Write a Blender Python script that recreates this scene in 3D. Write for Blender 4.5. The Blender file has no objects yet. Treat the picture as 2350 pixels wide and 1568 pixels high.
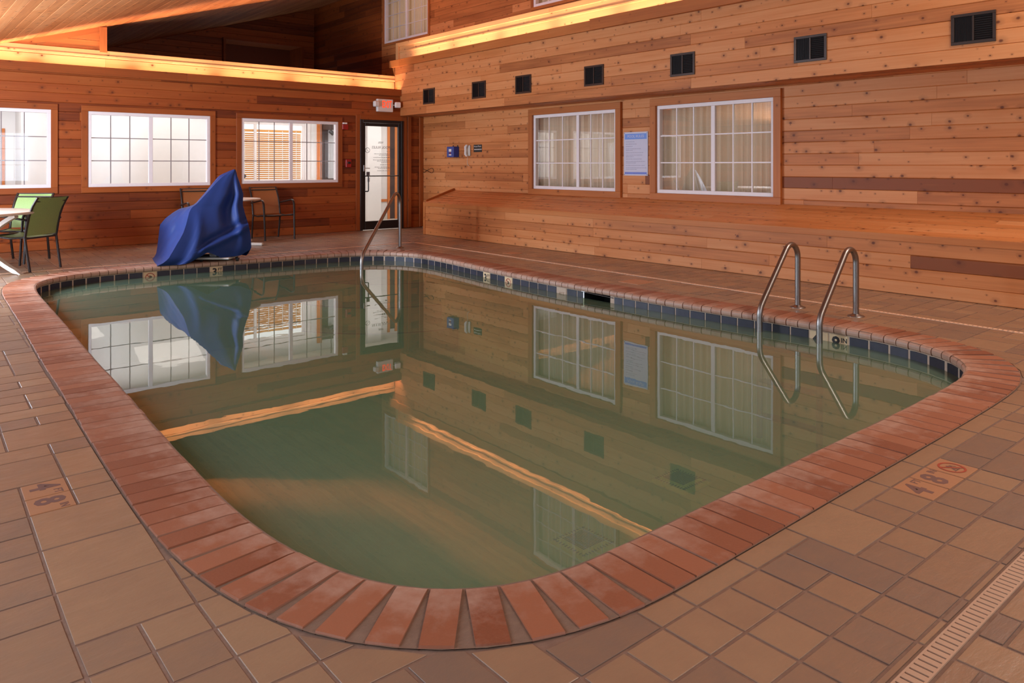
import bpy, bmesh, math, random
from mathutils import Vector, Matrix

sc = bpy.context.scene
COL = sc.collection
PI = math.pi

# ------------------------------------------------------------------ camera
HCAM = 1.23
YAW = math.radians(40.05)
cd = bpy.data.cameras.new('camera'); cam = bpy.data.objects.new('camera', cd); COL.objects.link(cam)
cam.location = (0, 0, HCAM)
cam.rotation_euler = (PI/2, 0, -YAW)
cd.sensor_width = 36.0
cd.lens = 36.0*1743.0/2350.0
cd.shift_y = -(784-380)/2350.0
cd.clip_start = 0.05
sc.camera = cam

# ------------------------------------------------------------------ view / render look
sc.view_settings.view_transform = 'Standard'
sc.view_settings.look = 'None'
sc.view_settings.gamma = 1.0
sc.view_settings.use_curve_mapping = False
sc.view_settings.exposure = 0.20
try:
    sc.cycles.use_denoising = True
    sc.cycles.denoiser = 'OPENIMAGEDENOISE'
    sc.cycles.max_bounces = 8
    sc.cycles.diffuse_bounces = 4
    sc.cycles.glossy_bounces = 4
    sc.cycles.transparent_max_bounces = 12
    sc.cycles.sample_clamp_indirect = 4.0
    sc.cycles.caustics_reflective = False
    sc.cycles.caustics_refractive = False
except Exception:
    pass

# ------------------------------------------------------------------ world and daylight
w = bpy.data.worlds.new('world'); sc.world = w; w.use_nodes = True
bg = w.node_tree.nodes['Background']
bg.inputs[0].default_value = (0.80, 0.88, 1.0, 1); bg.inputs[1].default_value = 1.2

def area(name, loc, direction, sx, sy, power, color, spread=None):
    d = bpy.data.lights.new(name, 'AREA'); d.shape = 'RECTANGLE'; d.size = sx; d.size_y = sy
    d.energy = power; d.color = color
    if spread: d.spread = math.radians(spread)
    o = bpy.data.objects.new(name, d); COL.objects.link(o); o.location = loc
    o.rotation_euler = Vector(direction).to_track_quat('-Z', 'Y').to_euler()
    return o
DAY = (0.78, 0.90, 1.08)
# daylight entering by the glazing of the left wall
area('daylight_left_far', (-0.86, 9.9, 1.25), (1, 0.0, -0.15), 1.15, 1.4, 430, DAY)
area('daylight_left_middle', (-0.86, 5.5, 1.25), (1, -0.1, -0.05), 2.5, 1.5, 35, DAY)
area('daylight_left_near', (-0.86, 2.1, 1.25), (1, 0, 0), 2.5, 1.5, 40, DAY)
area('front_fill', (2.6, -2.56, 1.5), (0.2, 1, 0), 2.4, 1.6, 40, DAY)  # added fill from behind the camera, for the foreground deck
# added overhead fill lamps, out of view, with no fixtures modelled
area('overhead_fill_a', (4.6, -0.9, 3.55), (0.25, 0.55, -1), 1.6, 1.2, 50, (1.0, 0.90, 0.80))
area('overhead_fill_c', (7.0, 0.9, 4.35), (0.0, 0.45, -1), 1.8, 1.2, 85, (1.0, 0.90, 0.80))
area('overhead_fill_b', (1.8, -1.2, 2.85), (0.2, 0.5, -1), 1.6, 1.0, 25, (1.0, 0.93, 0.86))
# hall ceiling lights behind the back windows
WHT = (1.0, 0.97, 0.94)
area('hall_ceiling_light_a', (1.2, 13.9, 2.45), (0, 0, -1), 1.2, 1.0, 26, WHT)
area('hall_ceiling_light_b', (3.6, 13.75, 2.45), (0, 0, -1), 2.0, 1.0, 24, WHT)
area('hall_ceiling_light_c', (6.2, 14.0, 2.45), (0, 0, -1), 2.0, 1.0, 30, WHT)
area('hall_ceiling_light_d', (8.6, 14.0, 2.45), (0, 0, -1), 1.4, 1.0, 26, WHT)
# warm fluorescent strips lying in the two cove troughs, shining upwards
WARM = (1.0, 0.62, 0.42)
for i in range(7):
    x = -0.55 + i*1.30
    area('cove_strip_back', (x+0.42, 12.865, 2.612), (0, 0, 1), 1.14, 0.05, 9.5, WARM, 128).rotation_euler = (PI, 0, 0)
for i in range(11):
    y = 12.0 - i*1.35
    area('cove_strip_right', (7.96, y, 3.225), (0, 0, 1), 0.05, 1.20, 9.5, WARM, 128).rotation_euler = (PI, 0, 0)

# ------------------------------------------------------------------ helpers
rnd = random.Random(7)

class MB:
    def __init__(s): s.v=[]; s.f=[]; s.uv=[]; s.t=[]; s.sm=[]; s.mi=[]; s.cm=0
    def face(s, pts, tone=0.5, seed=0.0, uv=None, smooth=False, mi=None):
        b=len(s.v); s.v += [tuple(p) for p in pts]
        s.f.append(tuple(range(b, b+len(pts))))
        s.uv.append(uv if uv else [(0,0)]*len(pts)); s.t.append((tone, seed)); s.sm.append(smooth)
        s.mi.append(s.cm if mi is None else mi)
    def grid(s, rows, tone=0.5, seed=0.0, closed_u=False, closed_v=False, smooth=True, uvs=None):
        b=len(s.v); nr=len(rows); nc=len(rows[0])
        for r in rows: s.v += [tuple(p) for p in r]
        for i in range(nr if closed_v else nr-1):
            for j in range(nc if closed_u else nc-1):
                i2=(i+1)%nr; j2=(j+1)%nc
                s.f.append((b+i*nc+j, b+i*nc+j2, b+i2*nc+j2, b+i2*nc+j))
                if uvs: s.uv.append([uvs[i][j], uvs[i][j2], uvs[i2][j2], uvs[i2][j]])
                else: s.uv.append([(j/nc,i/nr),((j+1)/nc,i/nr),((j+1)/nc,(i+1)/nr),(j/nc,(i+1)/nr)])
                s.t.append((tone,seed)); s.sm.append(smooth); s.mi.append(s.cm)
    def box(s, x0,x1,y0,y1,z0,z1, tone=0.5, seed=None, bev=0.0, M=None, along=None):
        """bevelled box; uv in metres with u along its longest side"""
        if seed is None: seed = rnd.random()
        x0,x1=min(x0,x1),max(x0,x1); y0,y1=min(y0,y1),max(y0,y1); z0,z1=min(z0,z1),max(z0,z1)
        L=[x1-x0,y1-y0,z1-z0]; bev=min(bev,min(L)*0.45)
        lo=(x0,y0,z0); hi=(x1,y1,z1)
        la = along if along is not None else L.index(max(L))
        def P(p): return tuple(M @ Vector(p)) if M is not None else p
        def UV(p,ax):
            o=[a for a in range(3) if a!=ax]
            if la in o: o.remove(la); return (p[la], p[o[0]])
            return (p[o[0]], p[o[1]])
        for ax in range(3):
            o=[a for a in range(3) if a!=ax]
            for sgn in (0,1):
                pts=[]
                for a,b in ((0,0),(1,0),(1,1),(0,1)):
                    p=[0,0,0]; p[ax]=hi[ax] if sgn else lo[ax]
                    p[o[0]]=(hi[o[0]]-bev) if a else (lo[o[0]]+bev)
                    p[o[1]]=(hi[o[1]]-bev) if b else (lo[o[1]]+bev)
                    pts.append(tuple(p))
                flip = (sgn==0) != (ax==1)
                if flip: pts.reverse()
                s.face([P(p) for p in pts], tone, seed, [UV(p,ax) for p in pts])
        if bev>0:
            # edge chamfers
            for ax in range(3):
                o=[a for a in range(3) if a!=ax]
                for sa in (0,1):
                    for sb in (0,1):
                        def pt(end, which):
                            p=[0,0,0]
                            p[ax]=(hi[ax]-bev) if end else (lo[ax]+bev)
                            A=hi[o[0]] if sa else lo[o[0]]; B=hi[o[1]] if sb else lo[o[1]]
                            da=-bev if sa else bev; db=-bev if sb else bev
                            if which==0: p[o[0]]=A; p[o[1]]=B+db
                            else: p[o[0]]=A+da; p[o[1]]=B
                            return tuple(p)
                        pts=[pt(0,0),pt(1,0),pt(1,1),pt(0,1)]
                        if (sa==sb) == (ax!=1): pts.reverse()
                        s.face([P(p) for p in pts], tone, seed, [UV(p,o[0]) for p in pts])
            for sx in (0,1):
                for sy in (0,1):
                    for sz in (0,1):
                        S=(sx,sy,sz); pts=[]
                        for k in range(3):
                            p=[ (hi[a]-bev if S[a] else lo[a]+bev) for a in range(3)]
                            p[k]=hi[k] if S[k] else lo[k]; pts.append(tuple(p))
                        if (sx+sy+sz)%2==0: pts.reverse()
                        s.face([P(p) for p in pts], tone, seed, [(p[la],p[(la+1)%3]) for p in pts])
    def tube(s, path, r, seg=12, caps=True, tone=0.5, rx=None, closed=False):
        """round or oval tube along a path of points; rx widens the in-plane axis"""
        pts=[Vector(p) for p in path]; n=len(pts); rows=[]
        up=None
        for i in range(n):
            if closed: t=pts[(i+1)%n]-pts[i-1]
            elif i==0: t=pts[1]-pts[0]
            elif i==n-1: t=pts[-1]-pts[-2]
            else: t=(pts[i+1]-pts[i]).normalized()+(pts[i]-pts[i-1]).normalized()
            t.normalize()
            if up is None:
                a=Vector((0,0,1)) if abs(t.z)<0.9 else Vector((0,1,0))
                up=(a-t*a.dot(t)).normalized()
            else: up=(up-t*up.dot(t)).normalized()
            side=t.cross(up)
            rr=r[i] if isinstance(r,(list,tuple)) else r
            r2=rx if rx else rr
            rows.append([pts[i]+up*(math.cos(a)*rr)+side*(math.sin(a)*r2) for a in [2*PI*k/seg for k in range(seg)]])
        s.grid(rows, tone, 0.0, closed_u=True, closed_v=closed)
        if caps and not closed:
            s.face(list(reversed(rows[0])), tone); s.face(rows[-1], tone)
    def cyl(s, c, r, h, seg=24, r2=None, tone=0.5, axis=2, smooth=True):
        r2=r if r2 is None else r2
        def mk(rr,hh):
            out=[]
            for k in range(seg):
                a=2*PI*k/seg; p=[0,0,0]; o=[x for x in range(3) if x!=axis]
                p[o[0]]=math.cos(a)*rr; p[o[1]]=math.sin(a)*rr*(1 if axis!=1 else -1); p[axis]=hh
                out.append((c[0]+p[0],c[1]+p[1],c[2]+p[2]))
            return out
        a=mk(r,0); b=mk(r2,h)
        s.grid([a,b], tone, closed_u=True, smooth=smooth)
        s.face(list(reversed(a)),tone); s.face(b,tone)
    def lathe(s, prof, c=(0,0,0), seg=40, tone=0.5):
        rows=[[(c[0]+r*math.cos(2*PI*k/seg), c[1]+r*math.sin(2*PI*k/seg), c[2]+z) for k in range(seg)] for r,z in prof]
        s.grid(rows, tone, closed_u=True)
    def build(s, name, mat, parent=None, local=False):
        me=bpy.data.meshes.new(name)
        off=Vector((0,0,0))
        if parent is not None and not local:
            q=parent
            while q is not None: off+=q.location; q=q.parent
        vs=[(p[0]-off.x,p[1]-off.y,p[2]-off.z) for p in s.v]
        me.from_pydata(vs,[],s.f)
        me.uv_layers.new(name='UVMap'); me.color_attributes.new('tone','FLOAT_COLOR','CORNER')
        ul=me.uv_layers['UVMap']; ca=me.color_attributes['tone']
        uvs=[]; cs=[]
        for uv,t in zip(s.uv,s.t):
            for q in uv: uvs += [q[0],q[1]]; cs += [t[0],t[1],0,1]
        ul.data.foreach_set('uv',uvs); ca.data.foreach_set('color',cs)
        me.polygons.foreach_set('use_smooth', s.sm)
        me.polygons.foreach_set('material_index', s.mi)
        for m in (mat if isinstance(mat,(list,tuple)) else [mat]): me.materials.append(m)
        me.update()
        o=bpy.data.objects.new(name,me); COL.objects.link(o)
        if parent is not None: o.parent=parent
        return o

def weld(o, dist=1e-4, recalc=True):
    bm=bmesh.new(); bm.from_mesh(o.data)
    bmesh.ops.remove_doubles(bm, verts=bm.verts, dist=dist)
    if recalc: bmesh.ops.recalc_face_normals(bm, faces=bm.faces)
    bm.to_mesh(o.data); bm.free(); o.data.update()
    return o

def tag(o, label=None, cat=None, group=None, kind=None):
    if label: o['label']=label
    if cat: o['category']=cat
    if group: o['group']=group
    if kind: o['kind']=kind
    return o
def empty(name, loc=(0,0,0), rz=0):
    o=bpy.data.objects.new(name,None); o.empty_display_size=0.1; COL.objects.link(o)
    o.location=loc; o.rotation_euler=(0,0,rz); return o
def copy_tree(o, parent=None):
    c=o.copy(); COL.objects.link(c); c.parent=parent
    for ch in [x for x in bpy.data.objects if x.parent is o]: copy_tree(ch,c)
    return c

def text(s, size, mat, name, parent, M, extrude=0.0008, align='CENTER', off=0.0, local_off=True):
    cu=bpy.data.curves.new(name,'FONT'); cu.body=s; cu.size=size; cu.extrude=extrude
    cu.align_x=align; cu.align_y='CENTER'; cu.resolution_u=2; cu.offset=off
    t=bpy.data.objects.new('tmp',cu); COL.objects.link(t)
    dg=bpy.context.evaluated_depsgraph_get()
    me=bpy.data.meshes.new_from_object(t.evaluated_get(dg))
    bpy.data.objects.remove(t); bpy.data.curves.remove(cu)
    q=parent; o_=Vector((0,0,0))
    while q is not None and local_off: o_+=q.location; q=q.parent
    me.transform(Matrix.Translation(-o_) @ M)
    me.materials.clear(); me.materials.append(mat); me.name=name
    o=bpy.data.objects.new(name,me); COL.objects.link(o); o.parent=parent
    return o
def frame(o, x, y):
    """matrix whose local x,y follow the given directions"""
    x=Vector(x).normalized(); y=Vector(y).normalized(); z=x.cross(y)
    M=Matrix.Identity(4)
    for i in range(3): M[i][0]=x[i]; M[i][1]=y[i]; M[i][2]=z[i]; M[i][3]=o[i]
    return M

# ------------------------------------------------------------------ materials
def lin(r,g,b):
    f=lambda c: (c/255/12.92) if c/255<=0.04045 else ((c/255+0.055)/1.055)**2.4
    return (f(r),f(g),f(b),1)
def base_mat(name):
    m=bpy.data.materials.new(name); m.use_nodes=True; nt=m.node_tree
    b=nt.nodes['Principled BSDF']; return m,nt,b
def N(nt,t,**k):
    n=nt.nodes.new(t)
    for a,v in k.items(): setattr(n,a,v)
    return n
def L(nt,a,b): nt.links.new(a,b)
def val(nt,op,a,b=None,c=None,clamp=False):
    n=N(nt,'ShaderNodeMath',operation=op); n.use_clamp=clamp
    for i,x in enumerate((a,b,c)):
        if x is None: continue
        if isinstance(x,(int,float)): n.inputs[i].default_value=x
        else: L(nt,x,n.inputs[i])
    return n.outputs[0]
def mixc(nt,f,a,b,mode='MIX'):
    n=N(nt,'ShaderNodeMix',data_type='RGBA',blend_type=mode); n.clamp_factor=True
    for s_,x in ((n.inputs[0],f),(n.inputs[6],a),(n.inputs[7],b)):
        if isinstance(x,(int,float)): s_.default_value=x
        elif isinstance(x,tuple): s_.default_value=x
        else: L(nt,x,s_)
    return n.outputs[2]
def noise(nt,vec,scale,detail=3,rough=0.5,dim='3D'):
    n=N(nt,'ShaderNodeTexNoise',noise_dimensions=dim); n.inputs['Scale'].default_value=scale
    n.inputs['Detail'].default_value=detail; n.inputs['Roughness'].default_value=rough
    if vec is not None: L(nt,vec,n.inputs['Vector'])
    return n
def simple(name, col, rough=0.5, metal=0.0, noise_amt=0.06, nscale=14, bump=0.0, spec=0.5):
    m,nt,b=base_mat(name)
    tc=N(nt,'ShaderNodeTexCoord')
    n=noise(nt,tc.outputs['Object'],nscale,3)
    c2=tuple([max(0,c*(1-2.5*noise_amt)) for c in col[:3]]+[1]); c1=tuple([min(1,c*(1+2.0*noise_amt)) for c in col[:3]]+[1])
    L(nt,mixc(nt,n.outputs['Fac'],c2,c1),b.inputs['Base Color'])
    b.inputs['Roughness'].default_value=rough; b.inputs['Metallic'].default_value=metal
    b.inputs['Specular IOR Level'].default_value=spec
    if bump>0:
        bp=N(nt,'ShaderNodeBump'); bp.inputs['Strength'].default_value=bump; bp.inputs['Distance'].default_value=0.002
        L(nt,n.outputs['Fac'],bp.inputs['Height']); L(nt,bp.outputs[0],b.inputs['Normal'])
    return m
def emit(name,col,strength):
    m=bpy.data.materials.new(name); m.use_nodes=True; nt=m.node_tree; nt.nodes.clear()
    e=N(nt,'ShaderNodeEmission'); e.inputs[0].default_value=col; e.inputs[1].default_value=strength
    o=N(nt,'ShaderNodeOutputMaterial'); L(nt,e.outputs[0],o.inputs[0]); return m

def cedar(name, light, mid, dark, knots=1.0, rough=0.55, darkboards=0.93):
    """knotty cedar board: uv in metres, u along the grain; attribute tone.r = board tone, tone.g = board seed"""
    m,nt,b=base_mat(name)
    uv=N(nt,'ShaderNodeUVMap'); at=N(nt,'ShaderNodeAttribute',attribute_name='tone')
    sep=N(nt,'ShaderNodeSeparateXYZ'); L(nt,at.outputs['Vector'],sep.inputs[0])
    tone,seed=sep.outputs[0],sep.outputs[1]
    su=N(nt,'ShaderNodeSeparateXYZ'); L(nt,uv.outputs[0],su.inputs[0])
    u=val(nt,'ADD',su.outputs[0],val(nt,'MULTIPLY',seed,37.3)); v=val(nt,'ADD',su.outputs[1],val(nt,'MULTIPLY',seed,91.7))
    # knots
    kv=N(nt,'ShaderNodeCombineXYZ'); L(nt,val(nt,'MULTIPLY',u,6.6),kv.inputs[0]); L(nt,val(nt,'MULTIPLY',v,8.2),kv.inputs[1])
    wob=noise(nt,kv.outputs[0],3.0,2)
    vo=N(nt,'ShaderNodeTexVoronoi',voronoi_dimensions='2D',feature='F1'); vo.inputs['Scale'].default_value=1.0
    L(nt,kv.outputs[0],vo.inputs['Vector'])
    sc_=N(nt,'ShaderNodeSeparateColor'); L(nt,vo.outputs['Color'],sc_.inputs[0])
    dist=val(nt,'ADD',val(nt,'MULTIPLY',vo.outputs['Distance'],1/7.4),val(nt,'MULTIPLY',val(nt,'SUBTRACT',wob.outputs['Fac'],0.5),0.012))
    keep=val(nt,'GREATER_THAN',sc_.outputs[1],1-0.56*knots)
    rad=val(nt,'MULTIPLY',val(nt,'ADD',0.0050,val(nt,'MULTIPLY',val(nt,'POWER',sc_.outputs[0],2.2),0.016)),keep)
    core=val(nt,'MULTIPLY',val(nt,'SUBTRACT',1.0,val(nt,'DIVIDE',dist,val(nt,'ADD',rad,0.0001))),1.8,clamp=True)
    halo=val(nt,'MULTIPLY',val(nt,'SUBTRACT',1.0,val(nt,'DIVIDE',dist,val(nt,'ADD',val(nt,'MULTIPLY',rad,3.2),0.0001)),clamp=True),keep)
    # grain bends round the knots
    vb=val(nt,'ADD',v,val(nt,'MULTIPLY',halo,0.02))
    gv=N(nt,'ShaderNodeCombineXYZ'); L(nt,val(nt,'MULTIPLY',u,1.3),gv.inputs[0]); L(nt,val(nt,'MULTIPLY',vb,42.0),gv.inputs[1])
    g=noise(nt,gv.outputs[0],1.0,4,0.6)
    gv2=N(nt,'ShaderNodeCombineXYZ'); L(nt,val(nt,'MULTIPLY',u,0.9),gv2.inputs[0]); L(nt,val(nt,'MULTIPLY',vb,9.0),gv2.inputs[1])
    g2=noise(nt,gv2.outputs[0],1.0,2,0.5)
    f=val(nt,'ADD',val(nt,'MULTIPLY',tone,0.62),val(nt,'ADD',val(nt,'MULTIPLY',g.outputs['Fac'],0.34),val(nt,'MULTIPLY',g2.outputs['Fac'],0.40)))
    cr=N(nt,'ShaderNodeValToRGB'); e=cr.color_ramp.elements
    e[0].position=0.22; e[0].color=light; e[1].position=0.95; e[1].color=dark
    k=cr.color_ramp.elements.new(0.60); k.color=mid
    L(nt,f,cr.inputs[0])
    c=mixc(nt,val(nt,'MULTIPLY',halo,0.42),cr.outputs[0],tuple([x*0.42 for x in dark[:3]]+[1]))
    c=mixc(nt,val(nt,'MULTIPLY',core,0.85),c,lin(92,38,14))
    L(nt,c,b.inputs['Base Color'])
    b.inputs['Roughness'].default_value=rough; b.inputs['Specular IOR Level'].default_value=0.35
    bp=N(nt,'ShaderNodeBump'); bp.inputs['Strength'].default_value=0.25; bp.inputs['Distance'].default_value=0.001
    L(nt,g.outputs['Fac'],bp.inputs['Height']); L(nt,bp.outputs[0],b.inputs['Normal'])
    return m

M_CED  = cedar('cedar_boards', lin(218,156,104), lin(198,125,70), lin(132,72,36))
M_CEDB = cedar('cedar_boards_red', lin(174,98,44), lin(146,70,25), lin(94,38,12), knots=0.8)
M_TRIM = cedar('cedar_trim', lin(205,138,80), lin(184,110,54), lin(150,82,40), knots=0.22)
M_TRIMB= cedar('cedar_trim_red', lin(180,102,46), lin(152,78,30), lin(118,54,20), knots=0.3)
M_PINE = cedar('pale_pine_boards', lin(226,178,124), lin(214,160,104), lin(180,122,74), knots=0.35)
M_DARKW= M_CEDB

def tile_mat(name, c1, c2, c3, rough=0.42, bump=0.6, scale=1.0):
    m,nt,b=base_mat(name)
    uv=N(nt,'ShaderNodeTexCoord'); at=N(nt,'ShaderNodeAttribute',attribute_name='tone')
    sep=N(nt,'ShaderNodeSeparateXYZ'); L(nt,at.outputs['Vector'],sep.inputs[0])
    off=N(nt,'ShaderNodeCombineXYZ'); L(nt,val(nt,'MULTIPLY',sep.outputs[1],53.0),off.inputs[0]); L(nt,val(nt,'MULTIPLY',sep.outputs[1],17.0),off.inputs[1])
    ad=N(nt,'ShaderNodeVectorMath',operation='ADD'); L(nt,uv.outputs['Object'],ad.inputs[0]); L(nt,off.outputs[0],ad.inputs[1])
    n1=noise(nt,ad.outputs[0],9*scale,4,0.6); n2=noise(nt,ad.outputs[0],70*scale,3,0.7)
    f=val(nt,'ADD',val(nt,'MULTIPLY',sep.outputs[0],0.75),val(nt,'ADD',val(nt,'MULTIPLY',n1.outputs['Fac'],0.30),val(nt,'MULTIPLY',n2.outputs['Fac'],0.08)))
    cr=N(nt,'ShaderNodeValToRGB'); e=cr.color_ramp.elements
    e[0].position=0.2; e[0].color=c1; e[1].position=0.95; e[1].color=c3
    k=e.new(0.58); k.color=c2
    L(nt,f,cr.inputs[0]); L(nt,cr.outputs[0],b.inputs['Base Color'])
    rr=val(nt,'ADD',rough-0.08,val(nt,'MULTIPLY',n1.outputs['Fac'],0.16)); L(nt,rr,b.inputs['Roughness'])
    # cleft slate relief: stretched ridges plus fine pits
    mp=N(nt,'ShaderNodeMapping'); L(nt,ad.outputs[0],mp.inputs[0]); mp.inputs['Rotation'].default_value=(0,0,0.7); mp.inputs['Scale'].default_value=(1,3.2,1)
    n3=noise(nt,mp.outputs[0],5*scale,5,0.62)
    h=val(nt,'ADD',val(nt,'MULTIPLY',n3.outputs['Fac'],1.0),val(nt,'MULTIPLY',n2.outputs['Fac'],0.06))
    bp=N(nt,'ShaderNodeBump'); bp.inputs['Strength'].default_value=bump; bp.inputs['Distance'].default_value=0.008
    L(nt,h,bp.inputs['Height']); L(nt,bp.outputs[0],b.inputs['Normal'])
    return m
M_TILE = tile_mat('deck_slate_tile', lin(166,134,103), lin(147,116,91), lin(121,103,91), rough=0.32, bump=0.42)
M_GROUT= tile_mat('deck_grout', lin(176,148,126), lin(132,102,84), lin(96,76,66), rough=0.8, bump=0.5, scale=2.2)
M_MORT = tile_mat('coping_mortar', lin(158,130,108), lin(126,100,82), lin(94,76,64), rough=0.85, bump=0.7, scale=3.0)
M_MARK = tile_mat('depth_marker_tile', lin(178,128,90), lin(172,122,86), lin(164,116,82), rough=0.5, bump=0.05)
M_LID  = tile_mat('skimmer_lid_plastic', lin(192,142,106), lin(186,134,98), lin(178,126,92), rough=0.55, bump=0.05)

def brick_mat():
    m,nt,b=base_mat('coping_brick')
    uv=N(nt,'ShaderNodeUVMap'); at=N(nt,'ShaderNodeAttribute',attribute_name='tone')
    sep=N(nt,'ShaderNodeSeparateXYZ'); L(nt,at.outputs['Vector'],sep.inputs[0])
    su=N(nt,'ShaderNodeSeparateXYZ'); L(nt,uv.outputs[0],su.inputs[0])
    cv=N(nt,'ShaderNodeCombineXYZ'); L(nt,val(nt,'ADD',su.outputs[0],val(nt,'MULTIPLY',sep.outputs[1],71.0)),cv.inputs[0]); L(nt,su.outputs[1],cv.inputs[1])
    n1=noise(nt,cv.outputs[0],14,4,0.6); n2=noise(nt,cv.outputs[0],120,3,0.7)
    base=mixc(nt,sep.outputs[0],lin(160,100,70),lin(126,68,42))
    base=mixc(nt,val(nt,'MULTIPLY',n2.outputs['Fac'],0.35),base,lin(170,118,94))
    # lime bloom creeping in from the water side of each brick
    edge=val(nt,'SUBTRACT',1.0,val(nt,'MULTIPLY',su.outputs[1],4.8),clamp=True)
    bl=val(nt,'ADD',val(nt,'MULTIPLY',edge,1.0),val(nt,'MULTIPLY',val(nt,'SUBTRACT',n1.outputs['Fac'],0.5),2.4))
    bl=val(nt,'ADD',bl,val(nt,'MULTIPLY',val(nt,'SUBTRACT',sep.outputs[1],0.62),0.7))
    nose=val(nt,'SUBTRACT',1.0,val(nt,'MULTIPLY',su.outputs[1],28.0),clamp=True)
    bl=val(nt,'ADD',bl,val(nt,'MULTIPLY',nose,0.55))
    bl=val(nt,'MULTIPLY',bl,0.7,clamp=True)
    c=mixc(nt,bl,base,lin(184,150,130))
    low=val(nt,'GREATER_THAN',su.outputs[1],900.0)
    L(nt,c,b.inputs['Base Color']); b.inputs['Roughness'].default_value=0.5
    bp=N(nt,'ShaderNodeBump'); bp.inputs['Strength'].default_value=0.35; bp.inputs['Distance'].default_value=0.0015
    L(nt,n2.outputs['Fac'],bp.inputs['Height']); L(nt,bp.outputs[0],b.inputs['Normal'])
    return m
M_BRICK=brick_mat()
M_BAND = tile_mat('waterline_tile', lin(48,50,66), lin(32,34,48), lin(24,26,38), rough=0.5, bump=0.05, scale=3)
M_BGROUT=tile_mat('waterline_grout', lin(214,196,176), lin(190,168,146), lin(160,140,120), rough=0.7, bump=0.3, scale=5)
M_WMARK= simple('waterline_marker_tile', lin(222,196,156), 0.35)
M_BLACK= simple('black_lettering', lin(34,28,28), 0.5)
M_BROWNL=simple('faded_brown_lettering', lin(118,84,74), 0.6)
M_REDL = simple('red_ring', lin(168,70,48), 0.5)
M_PLAST= simple('pool_plaster', lin(176,188,134), 0.7, nscale=3, noise_amt=0.08)
M_PLASTD=simple('step_edge_stripe', lin(70,66,50), 0.6)
M_DRAIN= simple('main_drain_cover', lin(206,208,120), 0.5)
M_DRAINH=simple('main_drain_holes', lin(28,30,22), 0.8)
M_SS   = simple('stainless_steel', lin(150,146,142), 0.36, metal=1.0, noise_amt=0.05, nscale=30)
M_BRONZE=simple('dark_bronze_frame', lin(40,30,26), 0.4, metal=0.0)
M_WHITEF=simple('white_vinyl', lin(232,224,222), 0.45, noise_amt=0.02)
M_WALLW= simple('white_hall_wall', lin(228,224,222), 0.8, noise_amt=0.01)
M_CEILW= simple('white_hall_ceiling', lin(235,232,228), 0.9, noise_amt=0.01)
M_HFLOOR=tile_mat('hall_floor_tile', lin(214,204,192), lin(206,196,184), lin(196,186,174), rough=0.4, bump=0.05)
M_BLACKM=simple('black_metal', lin(24,22,24), 0.4)
M_BLUE = simple('blue_vinyl_cover', lin(37,56,112), 0.55, noise_amt=0.05, nscale=4, bump=0.15, spec=0.2)
M_WHITEP=simple('white_plastic', lin(225,222,216), 0.4, noise_amt=0.02)
M_TABLE= simple('pale_table_top', lin(226,214,200), 0.3, noise_amt=0.02)
M_TLEG = simple('cream_table_legs', lin(206,200,188), 0.45, noise_amt=0.02)
M_GREEN= simple('green_mesh_sling', lin(138,162,96), 0.6, nscale=60, noise_amt=0.05, bump=0.3)
M_TAN  = simple('tan_mesh_sling', lin(146,88,46), 0.6, nscale=60, noise_amt=0.05, bump=0.3)
M_RED  = simple('fire_red', lin(150,24,20), 0.4)
M_BOXB = simple('phone_box_blue', lin(44,62,140), 0.4)
M_SIGNW= simple('sign_white', lin(200,200,216), 0.5, noise_amt=0.02)
M_SIGNB= simple('sign_blue', lin(112,150,222), 0.5, noise_amt=0.08, nscale=6)
M_SIGNB2=simple('sign_blue_dark', lin(110,128,204), 0.5)
M_SIGNT= simple('sign_grey_print', lin(164,164,184), 0.6)
def cloth(name,col,tr):
    m=bpy.data.materials.new(name); m.use_nodes=True; nt=m.node_tree; nt.nodes.clear()
    tc=N(nt,'ShaderNodeTexCoord'); n=noise(nt,tc.outputs['Object'],40,2)
    c=mixc(nt,n.outputs['Fac'],tuple([x*0.9 for x in col[:3]]+[1]),col)
    a=N(nt,'ShaderNodeBsdfDiffuse'); b=N(nt,'ShaderNodeBsdfTranslucent'); L(nt,c,a.inputs[0]); L(nt,c,b.inputs[0])
    mx=N(nt,'ShaderNodeMixShader'); mx.inputs[0].default_value=tr; L(nt,a.outputs[0],mx.inputs[1]); L(nt,b.outputs[0],mx.inputs[2])
    o=N(nt,'ShaderNodeOutputMaterial'); L(nt,mx.outputs[0],o.inputs[0]); return m
M_CURT = cloth('beige_curtain', lin(222,204,182), 0.4)
M_BLIND= simple('wooden_blind_slat', lin(222,160,92), 0.5, noise_amt=0.05)
M_ORANGE=simple('orange_door_casing', lin(206,120,62), 0.5)
M_DOORD= simple('dark_hall_door', lin(60,46,44), 0.5)
M_GREYD= simple('grey_padding', lin(92,86,88), 0.6)
M_EXITL= emit('exit_red_glow', (1.0,0.07,0.025,1), 1.3)
M_GRATE= simple('cream_plastic_grate', lin(188,152,124), 0.5, noise_amt=0.03)
M_SLOT = simple('drain_slot_dark', lin(74,46,32), 0.9)
M_VENT = simple('vent_dark_bronze', lin(64,52,46), 0.35, metal=0.4)
M_VENTD= simple('vent_interior', lin(20,17,17), 0.9)
M_LETT = simple('grey_glass_lettering', lin(120,116,118), 0.6)

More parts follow.
